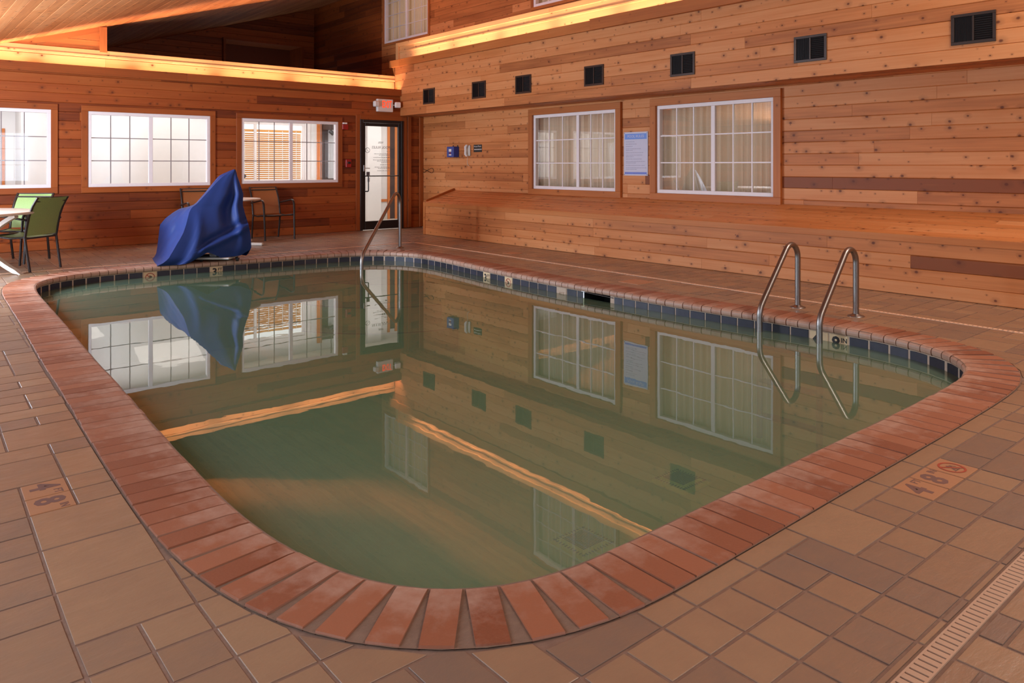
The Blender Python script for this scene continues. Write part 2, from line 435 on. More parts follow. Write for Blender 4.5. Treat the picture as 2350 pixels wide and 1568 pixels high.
def schlick(nt,f0,p,normal=None):
    ge=N(nt,'ShaderNodeNewGeometry'); dt=N(nt,'ShaderNodeVectorMath',operation='DOT_PRODUCT')
    L(nt,normal if normal is not None else ge.outputs['Normal'],dt.inputs[0]); L(nt,ge.outputs['Incoming'],dt.inputs[1])
    x=val(nt,'SUBTRACT',1.0,val(nt,'ABSOLUTE',dt.outputs['Value']),clamp=True)
    return val(nt,'ADD',f0,val(nt,'MULTIPLY',val(nt,'POWER',x,p),1-f0),clamp=True)
def glass(name, refl_min, tint=(1,1,1,1), rough=0.0, ior=1.5):
    m=bpy.data.materials.new(name); m.use_nodes=True; nt=m.node_tree; nt.nodes.clear()
    f=schlick(nt,refl_min,5.0)
    t=N(nt,'ShaderNodeBsdfTransparent'); t.inputs[0].default_value=tint
    g=N(nt,'ShaderNodeBsdfGlossy'); g.inputs['Roughness'].default_value=rough
    mx=N(nt,'ShaderNodeMixShader'); L(nt,f,mx.inputs[0]); L(nt,t.outputs[0],mx.inputs[1]); L(nt,g.outputs[0],mx.inputs[2])
    o=N(nt,'ShaderNodeOutputMaterial'); L(nt,mx.outputs[0],o.inputs[0]); return m
M_GLASS = glass('clear_glass', 0.08)
M_GLASSC= glass('coated_glass', 0.24, tint=(0.92,0.93,0.93,1))

def water_mat():
    m=bpy.data.materials.new('murky_pool_water'); m.use_nodes=True; nt=m.node_tree; nt.nodes.clear()
    tc=N(nt,'ShaderNodeTexCoord')
    mp=N(nt,'ShaderNodeMapping'); L(nt,tc.outputs['Object'],mp.inputs[0]); mp.inputs['Scale'].default_value=(1.0,1.4,1)
    n1=noise(nt,mp.outputs[0],2.2,2,0.5); n2=noise(nt,mp.outputs[0],11,2,0.5)
    h=val(nt,'ADD',n1.outputs['Fac'],val(nt,'MULTIPLY',n2.outputs['Fac'],0.10))
    bp=N(nt,'ShaderNodeBump'); bp.inputs['Strength'].default_value=0.10; bp.inputs['Distance'].default_value=0.0038
    L(nt,h,bp.inputs['Height'])
    fr=schlick(nt,0.035,3.7,bp.outputs[0])
    g=N(nt,'ShaderNodeBsdfGlossy'); g.inputs['Roughness'].default_value=0.0; L(nt,bp.outputs[0],g.inputs['Normal'])
    t=N(nt,'ShaderNodeBsdfTransparent'); t.inputs[0].default_value=(0.62,0.70,0.44,1)
    d=N(nt,'ShaderNodeBsdfDiffuse'); d.inputs[0].default_value=(0.20,0.325,0.215,1)
    m1=N(nt,'ShaderNodeMixShader'); m1.inputs[0].default_value=0.52; L(nt,t.outputs[0],m1.inputs[1]); L(nt,d.outputs[0],m1.inputs[2])
    m2=N(nt,'ShaderNodeMixShader'); L(nt,fr,m2.inputs[0]); L(nt,m1.outputs[0],m2.inputs[1]); L(nt,g.outputs[0],m2.inputs[2])
    o=N(nt,'ShaderNodeOutputMaterial'); L(nt,m2.outputs[0],o.inputs[0]); return m
M_WATER=water_mat()

# ------------------------------------------------------------------ board walls
def planks(mb, O, U, V, Nn, ulen, vlen, bw=0.135, holes=(), tone=(0.2,0.75), dark=0.06, lmin=1.4, lmax=4.2, clipf=None, ph=0.0, fixed=()):
    """tongue and groove boards with a V groove, laid on the plane O + u U + v V, facing Nn"""
    O=Vector(O); U=Vector(U); V=Vector(V); Nn=Vector(Nn); ch=0.006; gd=0.006
    flip = U.cross(V).dot(Nn) < 0
    def P(u,v,n): return O+U*u+V*v+Nn*n
    def quad(a,tn,sd,uv):
        if flip: a=a[::-1]; uv=uv[::-1]
        mb.face(a,tn,sd,uv)
    v=-ph; row=0
    while v < vlen-1e-4:
        v0=max(0.0,v); v1=min(vlen,v+bw)
        u=-rnd.uniform(0,2.0)
        while u<ulen-1e-4:
            ln=rnd.uniform(lmin,lmax); ua=max(0,u); ub=min(ulen,u+ln); u+=ln
            if ub-ua<1e-3: continue
            tn=rnd.uniform(*tone); sd=rnd.random()
            if rnd.random()<dark*0.35: tn=rnd.uniform(0.8,1.0)
            for (fu,fv,ft) in fixed:
                if ua<=fu<=ub and v0<=fv<=v1: tn=ft
            # split by holes
            cuts=sorted(set([v0,v1]+[h for H in holes for h in (H[2],H[3]) if v0<h<v1]))
            for va,vb in zip(cuts,cuts[1:]):
                segs=[(ua,ub)]
                for H in holes:
                    if H[2]<=va+1e-6 and H[3]>=vb-1e-6:
                        ns=[]
                        for a,b in segs:
                            if H[1]<=a or H[0]>=b: ns.append((a,b)); continue
                            if H[0]>a: ns.append((a,H[0]))
                            if H[1]<b: ns.append((H[1],b))
                        segs=ns
                for a,b in segs:
                    if clipf:
                        r=clipf(a,b,va,vb)
                        if r is None: continue
                        a,b=r[:2]
                    lo = ch if va<=v0+1e-6 else 0.0; hi = ch if vb>=v1-1e-6 else 0.0
                    e=0.0012
                    quad([P(a+e,va+lo,0),P(b-e,va+lo,0),P(b-e,vb-hi,0),P(a+e,vb-hi,0)],tn,sd,[(a,va+lo),(b,va+lo),(b,vb-hi),(a,vb-hi)])
                    if lo: quad([P(a,va,-gd),P(b,va,-gd),P(b-e,va+lo,0),P(a+e,va+lo,0)],tn+0.12,sd,[(a,va),(b,va),(b,va+lo),(a,va+lo)])
                    if hi: quad([P(a+e,vb-hi,0),P(b-e,vb-hi,0),P(b,vb,-gd),P(a,vb,-gd)],tn+0.12,sd,[(a,vb-hi),(b,vb-hi),(b,vb),(a,vb)])
                    quad([P(a,va,-gd),P(a+e,va+lo,0),P(a+e,vb-hi,0),P(a,vb,-gd)],tn,sd,[(a,va)]*4)
                    quad([P(b-e,va+lo,0),P(b,va,-gd),P(b,vb,-gd),P(b-e,vb-hi,0)],tn,sd,[(b,va)]*4)
        v+=bw; row+=1

YB=12.8; XR=8.42; XS=7.90; ZS=2.20; XL=-0.80; YF=-2.60
CS=0.3066
def ceilz(x): return 2.97+(x-1.38)*CS

# window openings  (x0,x1,z0,z1) on the back wall, (y0,y1,z0,z1) on the right wall
BW=[(0.16,1.98,0.905,2.045),(2.455,4.25,0.905,2.045),(4.765,6.56,0.92,2.035)]
DOOR=(7.01,7.96,0.0,2.10)
RW=[(7.60,9.45,0.845,2.065),(5.03,6.85,0.845,2.065)]
UW=[(12.58,14.27,3.84,5.02),(7.60,9.45,3.86,5.02),(4.4,6.2,3.86,5.02)]

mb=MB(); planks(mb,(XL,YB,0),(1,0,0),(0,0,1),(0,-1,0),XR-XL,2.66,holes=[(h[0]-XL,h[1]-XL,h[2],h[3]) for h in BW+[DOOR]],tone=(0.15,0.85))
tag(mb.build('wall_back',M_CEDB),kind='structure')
mb=MB(); planks(mb,(XR,YF,0),(0,1,0),(0,0,1),(-1,0,0),YB-YF,ZS+0.02,bw=0.137,holes=[(h[0]-YF,h[1]-YF,h[2],h[3]) for h in RW],tone=(0.05,0.62),dark=0.0,
    fixed=[(4.0-YF,1.02,1.0),(3.0-YF,1.02,1.0),(2.2-YF,1.02,1.0),(4.6-YF,1.02,1.0),(1.5-YF,1.02,1.0)])
tag(mb.build('wall_right',M_CED),kind='structure')
# boxed-out wall above the windows with its underside and far end
mb=MB(); planks(mb,(XS,YF,ZS),(0,1,0),(0,0,1),(-1,0,0),13.02-YF,1.0,bw=0.139,tone=(0.05,0.65),dark=0.0)
planks(mb,(XS,YF,ZS),(0,1,0),(1,0,0),(0,0,-1),YB-YF,XR-XS,bw=0.13,tone=(0.3,0.7))
planks(mb,(XS,13.02,ZS+0.4),(1,0,0),(0,0,1),(0,1,0),XR-XS,0.6,bw=0.14,tone=(0.3,0.7))
tag(mb.build('wall_right_soffit',M_CED),kind='structure')
# upper clerestory wall
mb=MB(); planks(mb,(XR,14.4,2.6),(0,1,0),(0,0,1),(-1,0,0),3.4,2.65,bw=0.14,tone=(0.3,0.9)); tag(mb.build('wall_loft_side',M_CEDB),kind='structure')  # loft stretch in the redder, darker boards: its shade put into the colour
mb=MB(); planks(mb,(XR,YF,2.6),(0,1,0),(0,0,1),(-1,0,0),14.4-YF,2.65,bw=0.14,holes=[(h[0]-YF,h[1]-YF,h[2]-2.6,h[3]-2.6) for h in UW],tone=(0.2,0.8))
tag(mb.build('wall_right_upper',M_CED),kind='structure')
# left wall with daylight openings, front wall behind the camera
LW=[(9.25,10.5,0.5,2.0),(4.2,6.8,0.5,2.0),(0.8,3.4,0.5,2.0)]
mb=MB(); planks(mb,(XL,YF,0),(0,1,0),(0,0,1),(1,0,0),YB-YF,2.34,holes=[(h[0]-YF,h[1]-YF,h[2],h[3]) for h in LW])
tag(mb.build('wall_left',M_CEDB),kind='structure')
def gable(x0, y, z0, z1, n, mat, name, holes=(), bw=0.14):
    mb=MB()
    def clipf(a,b,va,vb):
        xa=(z0+va-2.97)/CS+1.38-x0-0.03
        a2=max(a,xa)
        return (a2,b) if a2<b-0.01 else None
    planks(mb,(x0,y,z0),(1,0,0),(0,0,1),(0,n,0),XR-x0,z1-z0,bw=bw,holes=holes,clipf=clipf,tone=(0.3,0.8))
    return mb
FW=(1.4,3.8,0.7,2.3)
mb=gable(XL,YF,0,5.2,1,M_CED,'wall_front',holes=[(FW[0]-XL,FW[1]-XL,FW[2],FW[3])])
tag(mb.build('wall_front',M_CED),kind='structure')
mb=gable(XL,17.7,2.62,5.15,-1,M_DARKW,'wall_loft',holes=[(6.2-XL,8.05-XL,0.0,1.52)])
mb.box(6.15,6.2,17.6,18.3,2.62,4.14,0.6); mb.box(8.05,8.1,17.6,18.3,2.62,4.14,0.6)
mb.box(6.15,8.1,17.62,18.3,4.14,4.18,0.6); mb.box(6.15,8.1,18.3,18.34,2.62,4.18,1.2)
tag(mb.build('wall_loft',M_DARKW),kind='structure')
# ceiling
Vc=Vector((1,0,CS)).normalized(); Nc=Vector((CS,0,-1)).normalized()
mb=MB(); planks(mb,(XL-0.05,YF,ceilz(XL-0.05)),(0,1,0),tuple(Vc),tuple(Nc),17.75-YF,(XR-XL+0.06)*math.sqrt(1+CS*CS),bw=0.145,tone=(0.1,0.55),dark=0.02)
tag(mb.build('ceiling',M_CED),kind='structure')
# loft floor
mb=MB(); mb.box(XL,XR,13.10,17.7,2.50,2.56,0.7); tag(mb.build('loft_floor',M_DARKW),kind='structure')

def trim(n, boxes, mat, bev=0.004, tone=(0.2,0.6)):
    mb=MB()
    for b in boxes: mb.box(*b, tone=rnd.uniform(*tone), bev=bev)
    return tag(mb.build('trim_%d'%n,mat),kind='structure')
# cove fascia and lit parapet on the back wall
def joints(x0,x1,n):
    c=[x0]+sorted(rnd.uniform(x0,x1) for _ in range(n))+[x1]; return list(zip(c,c[1:]))
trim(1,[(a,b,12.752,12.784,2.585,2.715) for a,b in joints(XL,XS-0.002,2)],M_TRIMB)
trim(2,[(XL,XS,12.81,13.02,2.57,2.60)],M_PINE)
mb=MB()
planks(mb,(XL,13.02,2.58),(1,0,0),(0,0,1),(0,-1,0),XS+0.15-XL,0.30,bw=0.15,tone=(0.1,0.4),dark=0)
for a,b in joints(XL,XS+0.12,2): mb.box(a,b,12.995,13.10,2.885,2.925,rnd.uniform(0.1,0.4),bev=0.003)
for a,b in joints(XL,XS+0.12,3): mb.box(a,b,13.005,13.10,2.925,3.00,rnd.uniform(0.2,0.5),bev=0.003)
mb.box(XL,XS+0.5,13.03,13.10,2.5,2.9,0.4)
tag(mb.build('trim_3',M_PINE),kind='structure')
# closed gable corner of the loft opening
mb=MB()
def clipg(a,b,va,vb):
    xa=(3.0+va-2.97)/CS+1.38-XL-0.03; a2=max(a,xa); return (a2,b) if a2<b-0.01 else None
planks(mb,(XL,13.03,3.0),(1,0,0),(0,0,1),(0,-1,0),2.70-XL,0.40,bw=0.15,clipf=clipg,tone=(0.3,0.6),dark=0)
xs=[XL+0.02,2.76]
mb.face([(1.2,13.02,ceilz(1.2)-0.085),(2.76,13.02,ceilz(2.76)-0.085),(2.76,13.02,ceilz(2.76)),(1.2,13.02,ceilz(1.2))],0.5,0.3,[(0,0),(1.6,0),(1.6,0.08),(0,0.08)])
mb.face([(1.2,13.02,ceilz(1.2)-0.085),(1.2,13.06,ceilz(1.2)-0.085),(2.76,13.06,ceilz(2.76)-0.085),(2.76,13.02,ceilz(2.76)-0.085)],0.5,0.3,[(0,0),(0,.04),(1.6,0.04),(1.6,0)])
mb.box(2.66,2.76,12.99,13.10,2.97,ceilz(2.66),0.5,bev=0.003)
tag(mb.build('trim_4',M_TRIM),kind='structure')
# cove on the right: fascia, trough floor, lit parapet
trim(5,[(7.862,7.898,a,b,3.17,3.31) for a,b in joints(7.6,13.15,1)]+[(7.835,7.898,a,b,3.165,3.325) for a,b in joints(YF,7.6,2)],M_TRIM)
trim(6,[(7.90,8.12,YF,13.15,3.19,3.215)],M_PINE)
mb=MB()
planks(mb,(8.12,YF,3.21),(0,1,0),(0,0,1),(-1,0,0),13.25-YF,0.42,bw=0.16,tone=(0.1,0.4),dark=0)
for a,b in joints(YF,13.25,4): mb.box(8.10,8.15,a,b,3.50,3.53,rnd.uniform(0.1,0.4),bev=0.003)
for a,b in joints(YF,13.27,3): mb.box(8.09,8.42,a,b,3.62,3.70,rnd.uniform(0.2,0.5),bev=0.003)
mb.box(8.08,8.14,13.17,13.27,3.17,3.70,0.3,bev=0.003)
mb.box(8.14,8.42,13.2,13.25,2.6,3.62,0.6)
tag(mb.build('trim_7',M_PINE),kind='structure')
# curved bracket end of the boxed-out wall
mb=MB()
prof=[(13.02,2.60),(13.02,2.96),(13.03,3.02),(13.055,3.08),(13.09,3.13),(13.10,3.17)]
for (ya,za),(yb,zb) in zip(prof,prof[1:]):
    mb.face([(7.90,ya,za),(7.90,yb,zb),(7.90,13.0,zb),(7.90,13.0,za)],0.4,0.2,[(ya,za),(yb,zb),(13,zb),(13,za)])
    mb.face([(7.90,ya,za),(8.12,ya,za),(8.12,yb,zb),(7.90,yb,zb)],0.4,0.2)
tag(mb.build('trim_8',M_TRIM),kind='structure')
# corner boards
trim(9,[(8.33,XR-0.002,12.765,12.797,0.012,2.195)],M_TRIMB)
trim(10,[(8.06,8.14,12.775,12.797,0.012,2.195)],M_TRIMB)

# ------------------------------------------------------------------ windows
def window(n, axis, c, a0,a1,z0,z1, inward, mull, cols, rows, mat_glass, mat_bar, mat_case, case=0.085, casd=0.02, reveal=0.10, barw=0.016, bottom=True, gd=(-0.034,-0.026)):
    """axis 'x': wall in the xz plane at y=c; axis 'y': wall in the yz plane at x=c. inward = sign of room side along the normal"""
    loc=(0.5*(a0+a1),c,z0) if axis=='x' else (c,0.5*(a0+a1),z0)
    root=empty('window_%d'%n,loc); tag(root,kind='structure')
    def B(mb,p0,p1,q0,q1,d0,d1,**k):
        lo,hi=sorted((c+inward*d0,c+inward*d1))
        if axis=='x': mb.box(p0,p1,lo,hi,q0,q1,**k)
        else: mb.box(lo,hi,p0,p1,q0,q1,**k)
    mb=MB(); f=0.05
    for (p0,p1,q0,q1) in ((a0,a1,z1-f,z1),(a0,a1,z0,z0+f),(a0,a0+f,z0+f,z1-f),(a1-f,a1,z0+f,z1-f)):
        B(mb,p0,p1,q0,q1,-0.07,0.008,bev=0.003)
    mb.build('window_frame',M_WHITEF,root)
    mb=MB(); B(mb,mull-0.03,mull+0.03,z0+f,z1-f,-0.05,-0.005,bev=0.003); mb.build('mullion',M_WHITEF,root)
    mb=MB()
    for (s0,s1) in ((a0+f,mull-0.03),(mull+0.03,a1-f)):
        for i in range(1,cols): 
            p=s0+(s1-s0)*i/cols; B(mb,p-barw/2,p+barw/2,z0+f,z1-f,gd[0],gd[1]+0.0006)
        for j in range(1,rows):
            q=z0+f+(z1-z0-2*f)*j/rows; B(mb,s0,s1,q-barw/2,q+barw/2,*gd)
    mb.build('grille',mat_bar,root)
    mb=MB()
    for (s0,s1) in ((a0+f,mull-0.03),(mull+0.03,a1-f)):
        d=c-inward*0.022
        if axis=='x': pts=[(s0,d,z0+f),(s1,d,z0+f),(s1,d,z1-f),(s0,d,z1-f)]
        else: pts=[(d,s0,z0+f),(d,s1,z0+f),(d,s1,z1-f),(d,s0,z1-f)]
        mb.face(pts)
    mb.build('glass_pane',mat_glass,root)
    mb=MB(); e=case
    cs=[(a0-e,a1+e,z1,z1+e),(a0-e,a0,z0,z1),(a1,a1+e,z0,z1)]
    if bottom: cs.append((a0-e,a1+e,z0-e,z0))
    for q in cs: B(mb,*q,0.0005,casd,bev=0.003,tone=rnd.uniform(0.3,0.7))
    # jamb lining
    t=0.012
    for (p0,p1,q0,q1) in ((a0-t,a1+t,z1,z1+t),(a0-t,a1+t,z0-t,z0),(a0-t,a0,z0,z1),(a1,a1+t,z0,z1)):
        B(mb,p0,p1,q0,q1,-reveal,0.0,tone=0.5)
    mb.build('casing',mat_case,root)
    return root
M_BARG=simple('grey_grille_bar', lin(150,140,140), 0.5)
for i,(h,ml) in enumerate(zip(BW,(1.07,3.34,5.66))):
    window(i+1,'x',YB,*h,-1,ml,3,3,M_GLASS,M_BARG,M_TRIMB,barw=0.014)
for i,(h,ml) in enumerate(zip(RW,(8.43,5.93))):
    window(i+4,'y',XR,*h,-1,ml,3,3,M_GLASSC,M_WHITEF,M_TRIM,case=0.10,casd=0.045,gd=(-0.019,-0.010))
for i,h in enumerate(UW):
    window(i+6,'y',XR,*h,-1,0.5*(h[0]+h[1]),3,4,M_GLASS,M_WHITEF,M_TRIM,case=0.05,casd=0.03)
for i,h in enumerate(LW):
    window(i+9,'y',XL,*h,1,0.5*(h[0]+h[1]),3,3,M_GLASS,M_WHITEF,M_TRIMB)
window(12,'x',YF,*FW,1,0.5*(FW[0]+FW[1]),3,3,M_GLASS,M_WHITEF,M_TRIM)

# curtains behind the right-hand windows
def curtain(y0,y1,z0,z1,x,label,group):
    mb=MB(); n=int((y1-y0)/0.012); rows=[]
    ph=rnd.uniform(0,6)
    for z,k in ((z0-0.02,1.0),(z0+0.5*(z1-z0),0.9),(z1+0.03,0.8)):
        r=[]
        for i in range(n+1):
            y=y0+(y1-y0)*i/n
            d=0.020*math.sin(y*62+ph+1.3*math.sin(y*7))*k+0.012*math.sin(y*23+ph)
            r.append((x+d,y,z))
        rows.append(r)
    mb.grid(rows); o=mb.build('curtain',M_CURT)
    tag(o,label,'curtain',group); return o
for nm,(y0,y1,z0,z1) in (('narrower lower window near the wall phone',RW[0]),('wider lower window right of the rules board',RW[1])):
    curtain(y0-0.02,y1+0.02,z0,z1,XR+0.16,'beige pleated curtain hanging behind the %s'%nm,'curtains in the guest room windows')
for nm,(y0,y1,z0,z1) in zip(('upper window above the cove corner','upper window cut by the top of the photo','upper window nearest the camera'),UW):
    curtain(y0-0.02,y1+0.02,z0,z1,XR+0.14,'beige pleated curtain hanging behind the %s'%nm,'curtains in the guest room windows')
mb=MB()
for h in RW+UW:
    mb.box(XR+0.30,XR+0.34,h[0]-0.2,h[1]+0.2,h[2]-0.2,h[3]+0.2)
    mb.box(XR+0.012,XR+0.34,h[0]-0.24,h[0]-0.2,h[2]-0.2,h[3]+0.2); mb.box(XR+0.012,XR+0.34,h[1]+0.2,h[1]+0.24,h[2]-0.2,h[3]+0.2)
    mb.box(XR+0.012,XR+0.34,h[0]-0.2,h[1]+0.2,h[3]+0.2,h[3]+0.24); mb.box(XR+0.012,XR+0.34,h[0]-0.2,h[1]+0.2,h[2]-0.24,h[2]-0.2)
tag(mb.build('wall_guest_rooms',M_WALLW),kind='structure')
for k,h in enumerate(RW+UW):   # added fill lamps that brighten the curtains from behind
    area('curtain_fill',(XR+0.29,0.5*(h[0]+h[1]),0.5*(h[2]+h[3])),(-1,0,0),1.9,1.1,(4.2 if k<2 else 3.2),(1.0,0.95,0.90) if k<2 else (1.0,0.75,0.5))

# ------------------------------------------------------------------ pool outline
INN=[(1.25,8.88),(1.42,9.45),(1.91,9.78),(2.6,9.85),(3.47,9.82),(4.3,9.77),(5.0,9.68),(5.45,9.48),(5.70,9.15),(5.78,8.75),(5.74,8.1),(5.63,7.2),(5.56,6.4),(5.53,5.6),(5.53,5.0),(5.53,4.4),(5.55,3.9),(5.58,3.4),(5.60,2.9),(5.58,2.55),(5.51,2.25),(5.37,1.98),(5.15,1.80),(4.85,1.71),(4.4,1.68),(3.6,1.67),(2.87,1.67),(2.2,1.665),(1.86,1.665),(1.66,1.67),(1.51,1.695),(1.38,1.745),(1.26,1.83),(1.155,1.96),(1.085,2.12),(1.04,2.30),(1.01,2.53),(1.0,2.85),(1.01,3.34),(1.03,3.9),(1.06,4.6),(1.10,5.74),(1.15,6.8),(1.19,7.8)]
def catmull(P,step=0.02):
    n=len(P); out=[]
    for i in range(n):
        p0,p1,p2,p3=[Vector(P[(i+k-1)%n]) for k in range(4)]
        for j in range(24):
            t=j/24
            out.append(0.5*((2*p1)+(p2-p0)*t+(2*p0-5*p1+4*p2-p3)*t*t+(-p0+3*p1-3*p2+p3)*t**3))
    return out
raw=catmull(INN)
# smooth + resample evenly
def resample(P,step):
    n=len(P); L_=[0]
    for i in range(n): L_.append(L_[-1]+(P[(i+1)%n]-P[i]).length)
    tot=L_[-1]; m=int(round(tot/step)); out=[]; k=0
    for i in range(m):
        s=tot*i/m
        while L_[k+1]<s: k+=1
        t=(s-L_[k])/(L_[k+1]-L_[k]); out.append(P[k].lerp(P[(k+1)%n],t))
    return out,tot
OUT,TOT=resample(raw,0.02)
for _ in range(30): OUT=[(OUT[i-1]+OUT[i]*2+OUT[(i+1)%len(OUT)])/4 for i in range(len(OUT))]
OUT,TOT=resample(OUT,0.02)
area2=sum(OUT[i-1].x*OUT[i].y-OUT[i].x*OUT[i-1].y for i in range(len(OUT)))
if area2<0: OUT=OUT[::-1]
NO=len(OUT)
NRM=[]
for i in range(NO):
    t=(OUT[(i+6)%NO]-OUT[i-6]).normalized(); NRM.append(Vector((t.y,-t.x)))   # outward (ccw)
def off(i,d): return OUT[i%NO]+NRM[i%NO]*d
def near(x,y):
    return min(range(NO),key=lambda i:(OUT[i].x-x)**2+(OUT[i].y-y)**2)
def at_s(s):
    f=(s/TOT*NO)%NO; i=int(f); t=f-i
    return OUT[i].lerp(OUT[(i+1)%NO],t), (NRM[i].lerp(NRM[(i+1)%NO],t)).normalized()

# ------------------------------------------------------------------ deck
CW=0.288
step=4
ring_i=list(range(0,NO,step))
def ringface(mb,d0,z0,d1,z1,tone=0.5,uvs=False,skip=None):
    for a,i in enumerate(ring_i):
        j=ring_i[(a+1)%len(ring_i)]
        if skip and skip(i): continue
        p=[off(i,d0),off(j,d0),off(j,d1),off(i,d1)]
        mb.face([(p[0].x,p[0].y,z0),(p[1].x,p[1].y,z0),(p[2].x,p[2].y,z1),(p[3].x,p[3].y,z1)],tone,0.3,
                [(i*0.02,0),(j*0.02,0),(j*0.02,0.2),(i*0.02,0.2)])
# grout bed: one flat sheet with the pool cut out
bm=bmesh.new()
outer=[bm.verts.new(p) for p in ((XL,YF,-0.0035),(XR+0.1,YF,-0.0035),(XR+0.1,YB+0.02,-0.0035),(XL,YB+0.02,-0.0035))]
inner=[bm.verts.new((off(i,0.10).x,off(i,0.10).y,-0.0035)) for i in ring_i]
es=[bm.edges.new((outer[i],outer[(i+1)%4])) for i in range(4)]+[bm.edges.new((inner[i],inner[(i+1)%len(inner)])) for i in range(len(inner))]
bmesh.ops.triangle_fill(bm,use_beauty=True,use_dissolve=False,edges=es)
me=bpy.data.meshes.new('floor'); bm.to_mesh(me); bm.free()
# keep only triangles outside the pool
import itertools
def inside(x,y):
    c=False; P=[off(i,0.10) for i in ring_i]; n=len(P)
    for i in range(n):
        a,b=P[i],P[i-1]
        if (a.y>y)!=(b.y>y) and x<(b.x-a.x)*(y-a.y)/(b.y-a.y)+a.x: c=not c
    return c
mbf=MB()
for p in me.polygons:
    vs=[me.vertices[i].co.copy() for i in p.vertices]
    cx=sum(v.x for v in vs)/len(vs); cy=sum(v.y for v in vs)/len(vs)
    if inside(cx,cy): continue
    if p.normal.z<0: vs.reverse()
    mbf.face([tuple(v) for v in vs],0.5,0.1,[(v.x,v.y) for v in vs],mi=1)
bpy.data.meshes.remove(me)
# tiles
PX=0.1520; PY=0.1530; X0=0.695; Y0=0.830
def skew(x,y):
    s=0.030*max(0.0,y-2.3)*max(0.0,min(1.0,(4.0-x)/2.0))
    return x+s
occ={}
def claim(i,j,w_,h_):
    for a in range(w_):
        for b in range(h_):
            if (i+a,j+b) in occ: return False
    for a in range(w_):
        for b in range(h_): occ[(i+a,j+b)]=1
    return True
tiles=[]
def put(x,y,w_,h_,tone=None):
    i=round((x-X0)/PX); j=round((y-Y0)/PY)
    if claim(i,j,w_,h_): tiles.append((i,j,w_,h_,tone))
# tiles read from the photograph's foreground
put(2.20,0.98,1,2,0.85); put(2.36,1.135,2,2,0.28); put(2.66,1.135,1,1,0.6); put(2.81,1.135,1,1,0.45)
put(2.355,0.83,2,1,0.55)
for k,xx in enumerate((1.435,1.59,1.74,1.895,2.05)):
    put(xx,1.135,1,1,(0.3,0.35,0.45,0.5,0.75)[k])
put(1.74,1.29,2,1,0.3); put(2.05,1.29,2,1,0.35); put(1.59,1.29,1,1,0.35)
for k in range(12): put(1.28+0.152*k,0.98,1,1,rnd.choice((0.35,0.45,0.6,0.7)))
for k in range(5): put(1.58+0.152*k,0.83,1,1,rnd.choice((0.5,0.6,0.75)))
put(3.435,1.135,1,1,0.85); put(3.435,0.98,2,1,0.8)
for xx,ww in ((2.66,2),(2.965,2),(3.27,2),(3.575,2),(3.88,2)): put(xx,1.29,ww,1,0.38)
put(0.40,2.20,2,2,0.42); put(0.40,2.505,2,2,0.35); put(0.40,2.81,2,2,0.4)
put(0.09,2.505,2,1,0.7); put(0.09,2.66,2,1,0.65); put(0.09,2.81,2,1,0.75); put(0.09,2.965,2,1,0.8); put(0.24,2.35,1,1,0.6)
put(0.09,2.05,2,2,0.6); put(0.40,2.05,1,1,0.65); put(0.55,2.05,1,1,0.35); put(0.40,1.90,1,1,0.5); put(0.55,1.90,1,1,0.6)
put(0.70,1.90,1,1,0.3); put(0.70,2.05,1,1,0.3); put(0.70,1.75,1,1,0.35)
MKL=[(0.40,3.12),(0.40,3.27)]; MKR=[(2.975,1.135),(3.127,1.135),(3.28,1.135)]
mk_cells=[]
for (x,y) in MKL+MKR:
    i=round((x-X0)/PX); j=round((y-Y0)/PY); occ[(i,j)]=1; mk_cells.append((i,j))
put(0.55,3.12,1,1,0.5); put(0.55,3.27,1,1,0.5); put(0.55,3.42,1,2,0.35); put(0.25,3.42,2,2,0.6); put(0.09,3.12,2,2,0.65)
iA=int((XL-X0)/PX)-2; iB=int((XR-X0)/PX)+2; jA=int((YF-Y0)/PY)-1; jB=int((YB-Y0)/PY)+1
cells=[(i,j) for j in range(jA,jB+1) for i in range(iA,iB+1)]
for (i,j) in cells:
    if (i,j) in occ: continue
    left=i*PX+X0<1.2
    opts=[(2,2),(2,1),(1,2),(1,1),(2,1)] if left else [(1,1),(1,1),(2,1),(1,1),(2,2),(1,2)]
    rnd.shuffle(opts)
    for w_,h_ in opts:
        if claim(i,j,w_,h_): tiles.append((i,j,w_,h_,None)); break
DRY0,DRY1=0.742,0.806           # drain channel along the front
def rdx(y): return 6.455+(y-1.85)*0.0195      # drain channel on the right side
def clip_half(poly,px,py,nx,ny):
    out=[]
    n=len(poly)
    for k in range(n):
        a=poly[k]; b=poly[(k+1)%n]
        da=(a[0]-px)*nx+(a[1]-py)*ny; db=(b[0]-px)*nx+(b[1]-py)*ny
        if da>=0: out.append(a)
        if da*db<0:
            t=da/(da-db); out.append((a[0]+(b[0]-a[0])*t,a[1]+(b[1]-a[1])*t))
    return out
def add_tile(mb,poly,z,tone,seed,bev=0.0013,sidemat=None):
    """tile top with a small chamfer down to the grout"""
    cx=sum(p[0] for p in poly)/len(poly); cy=sum(p[1] for p in poly)/len(poly)
    inn=[]
    for p in poly:
        d=math.hypot(p[0]-cx,p[1]-cy)+1e-6; k=max(0.0,1-bev*1.5/d); inn.append((cx+(p[0]-cx)*k,cy+(p[1]-cy)*k))
    n=len(poly)
    mb.face([(p[0],p[1],z) for p in inn],tone,seed,[(p[0],p[1]) for p in inn])
    for k in range(n):
        a,b=poly[k],poly[(k+1)%n]; c,d=inn[(k+1)%n],inn[k]
        mb.face([(a[0],a[1],z-bev),(b[0],b[1],z-bev),(c[0],c[1],z),(d[0],d[1],z)],tone,seed)
        mb.face([(a[0],a[1],-0.006),(b[0],b[1],-0.006),(b[0],b[1],z-bev),(a[0],a[1],z-bev)],tone,seed,mi=sidemat)
G=0.0042
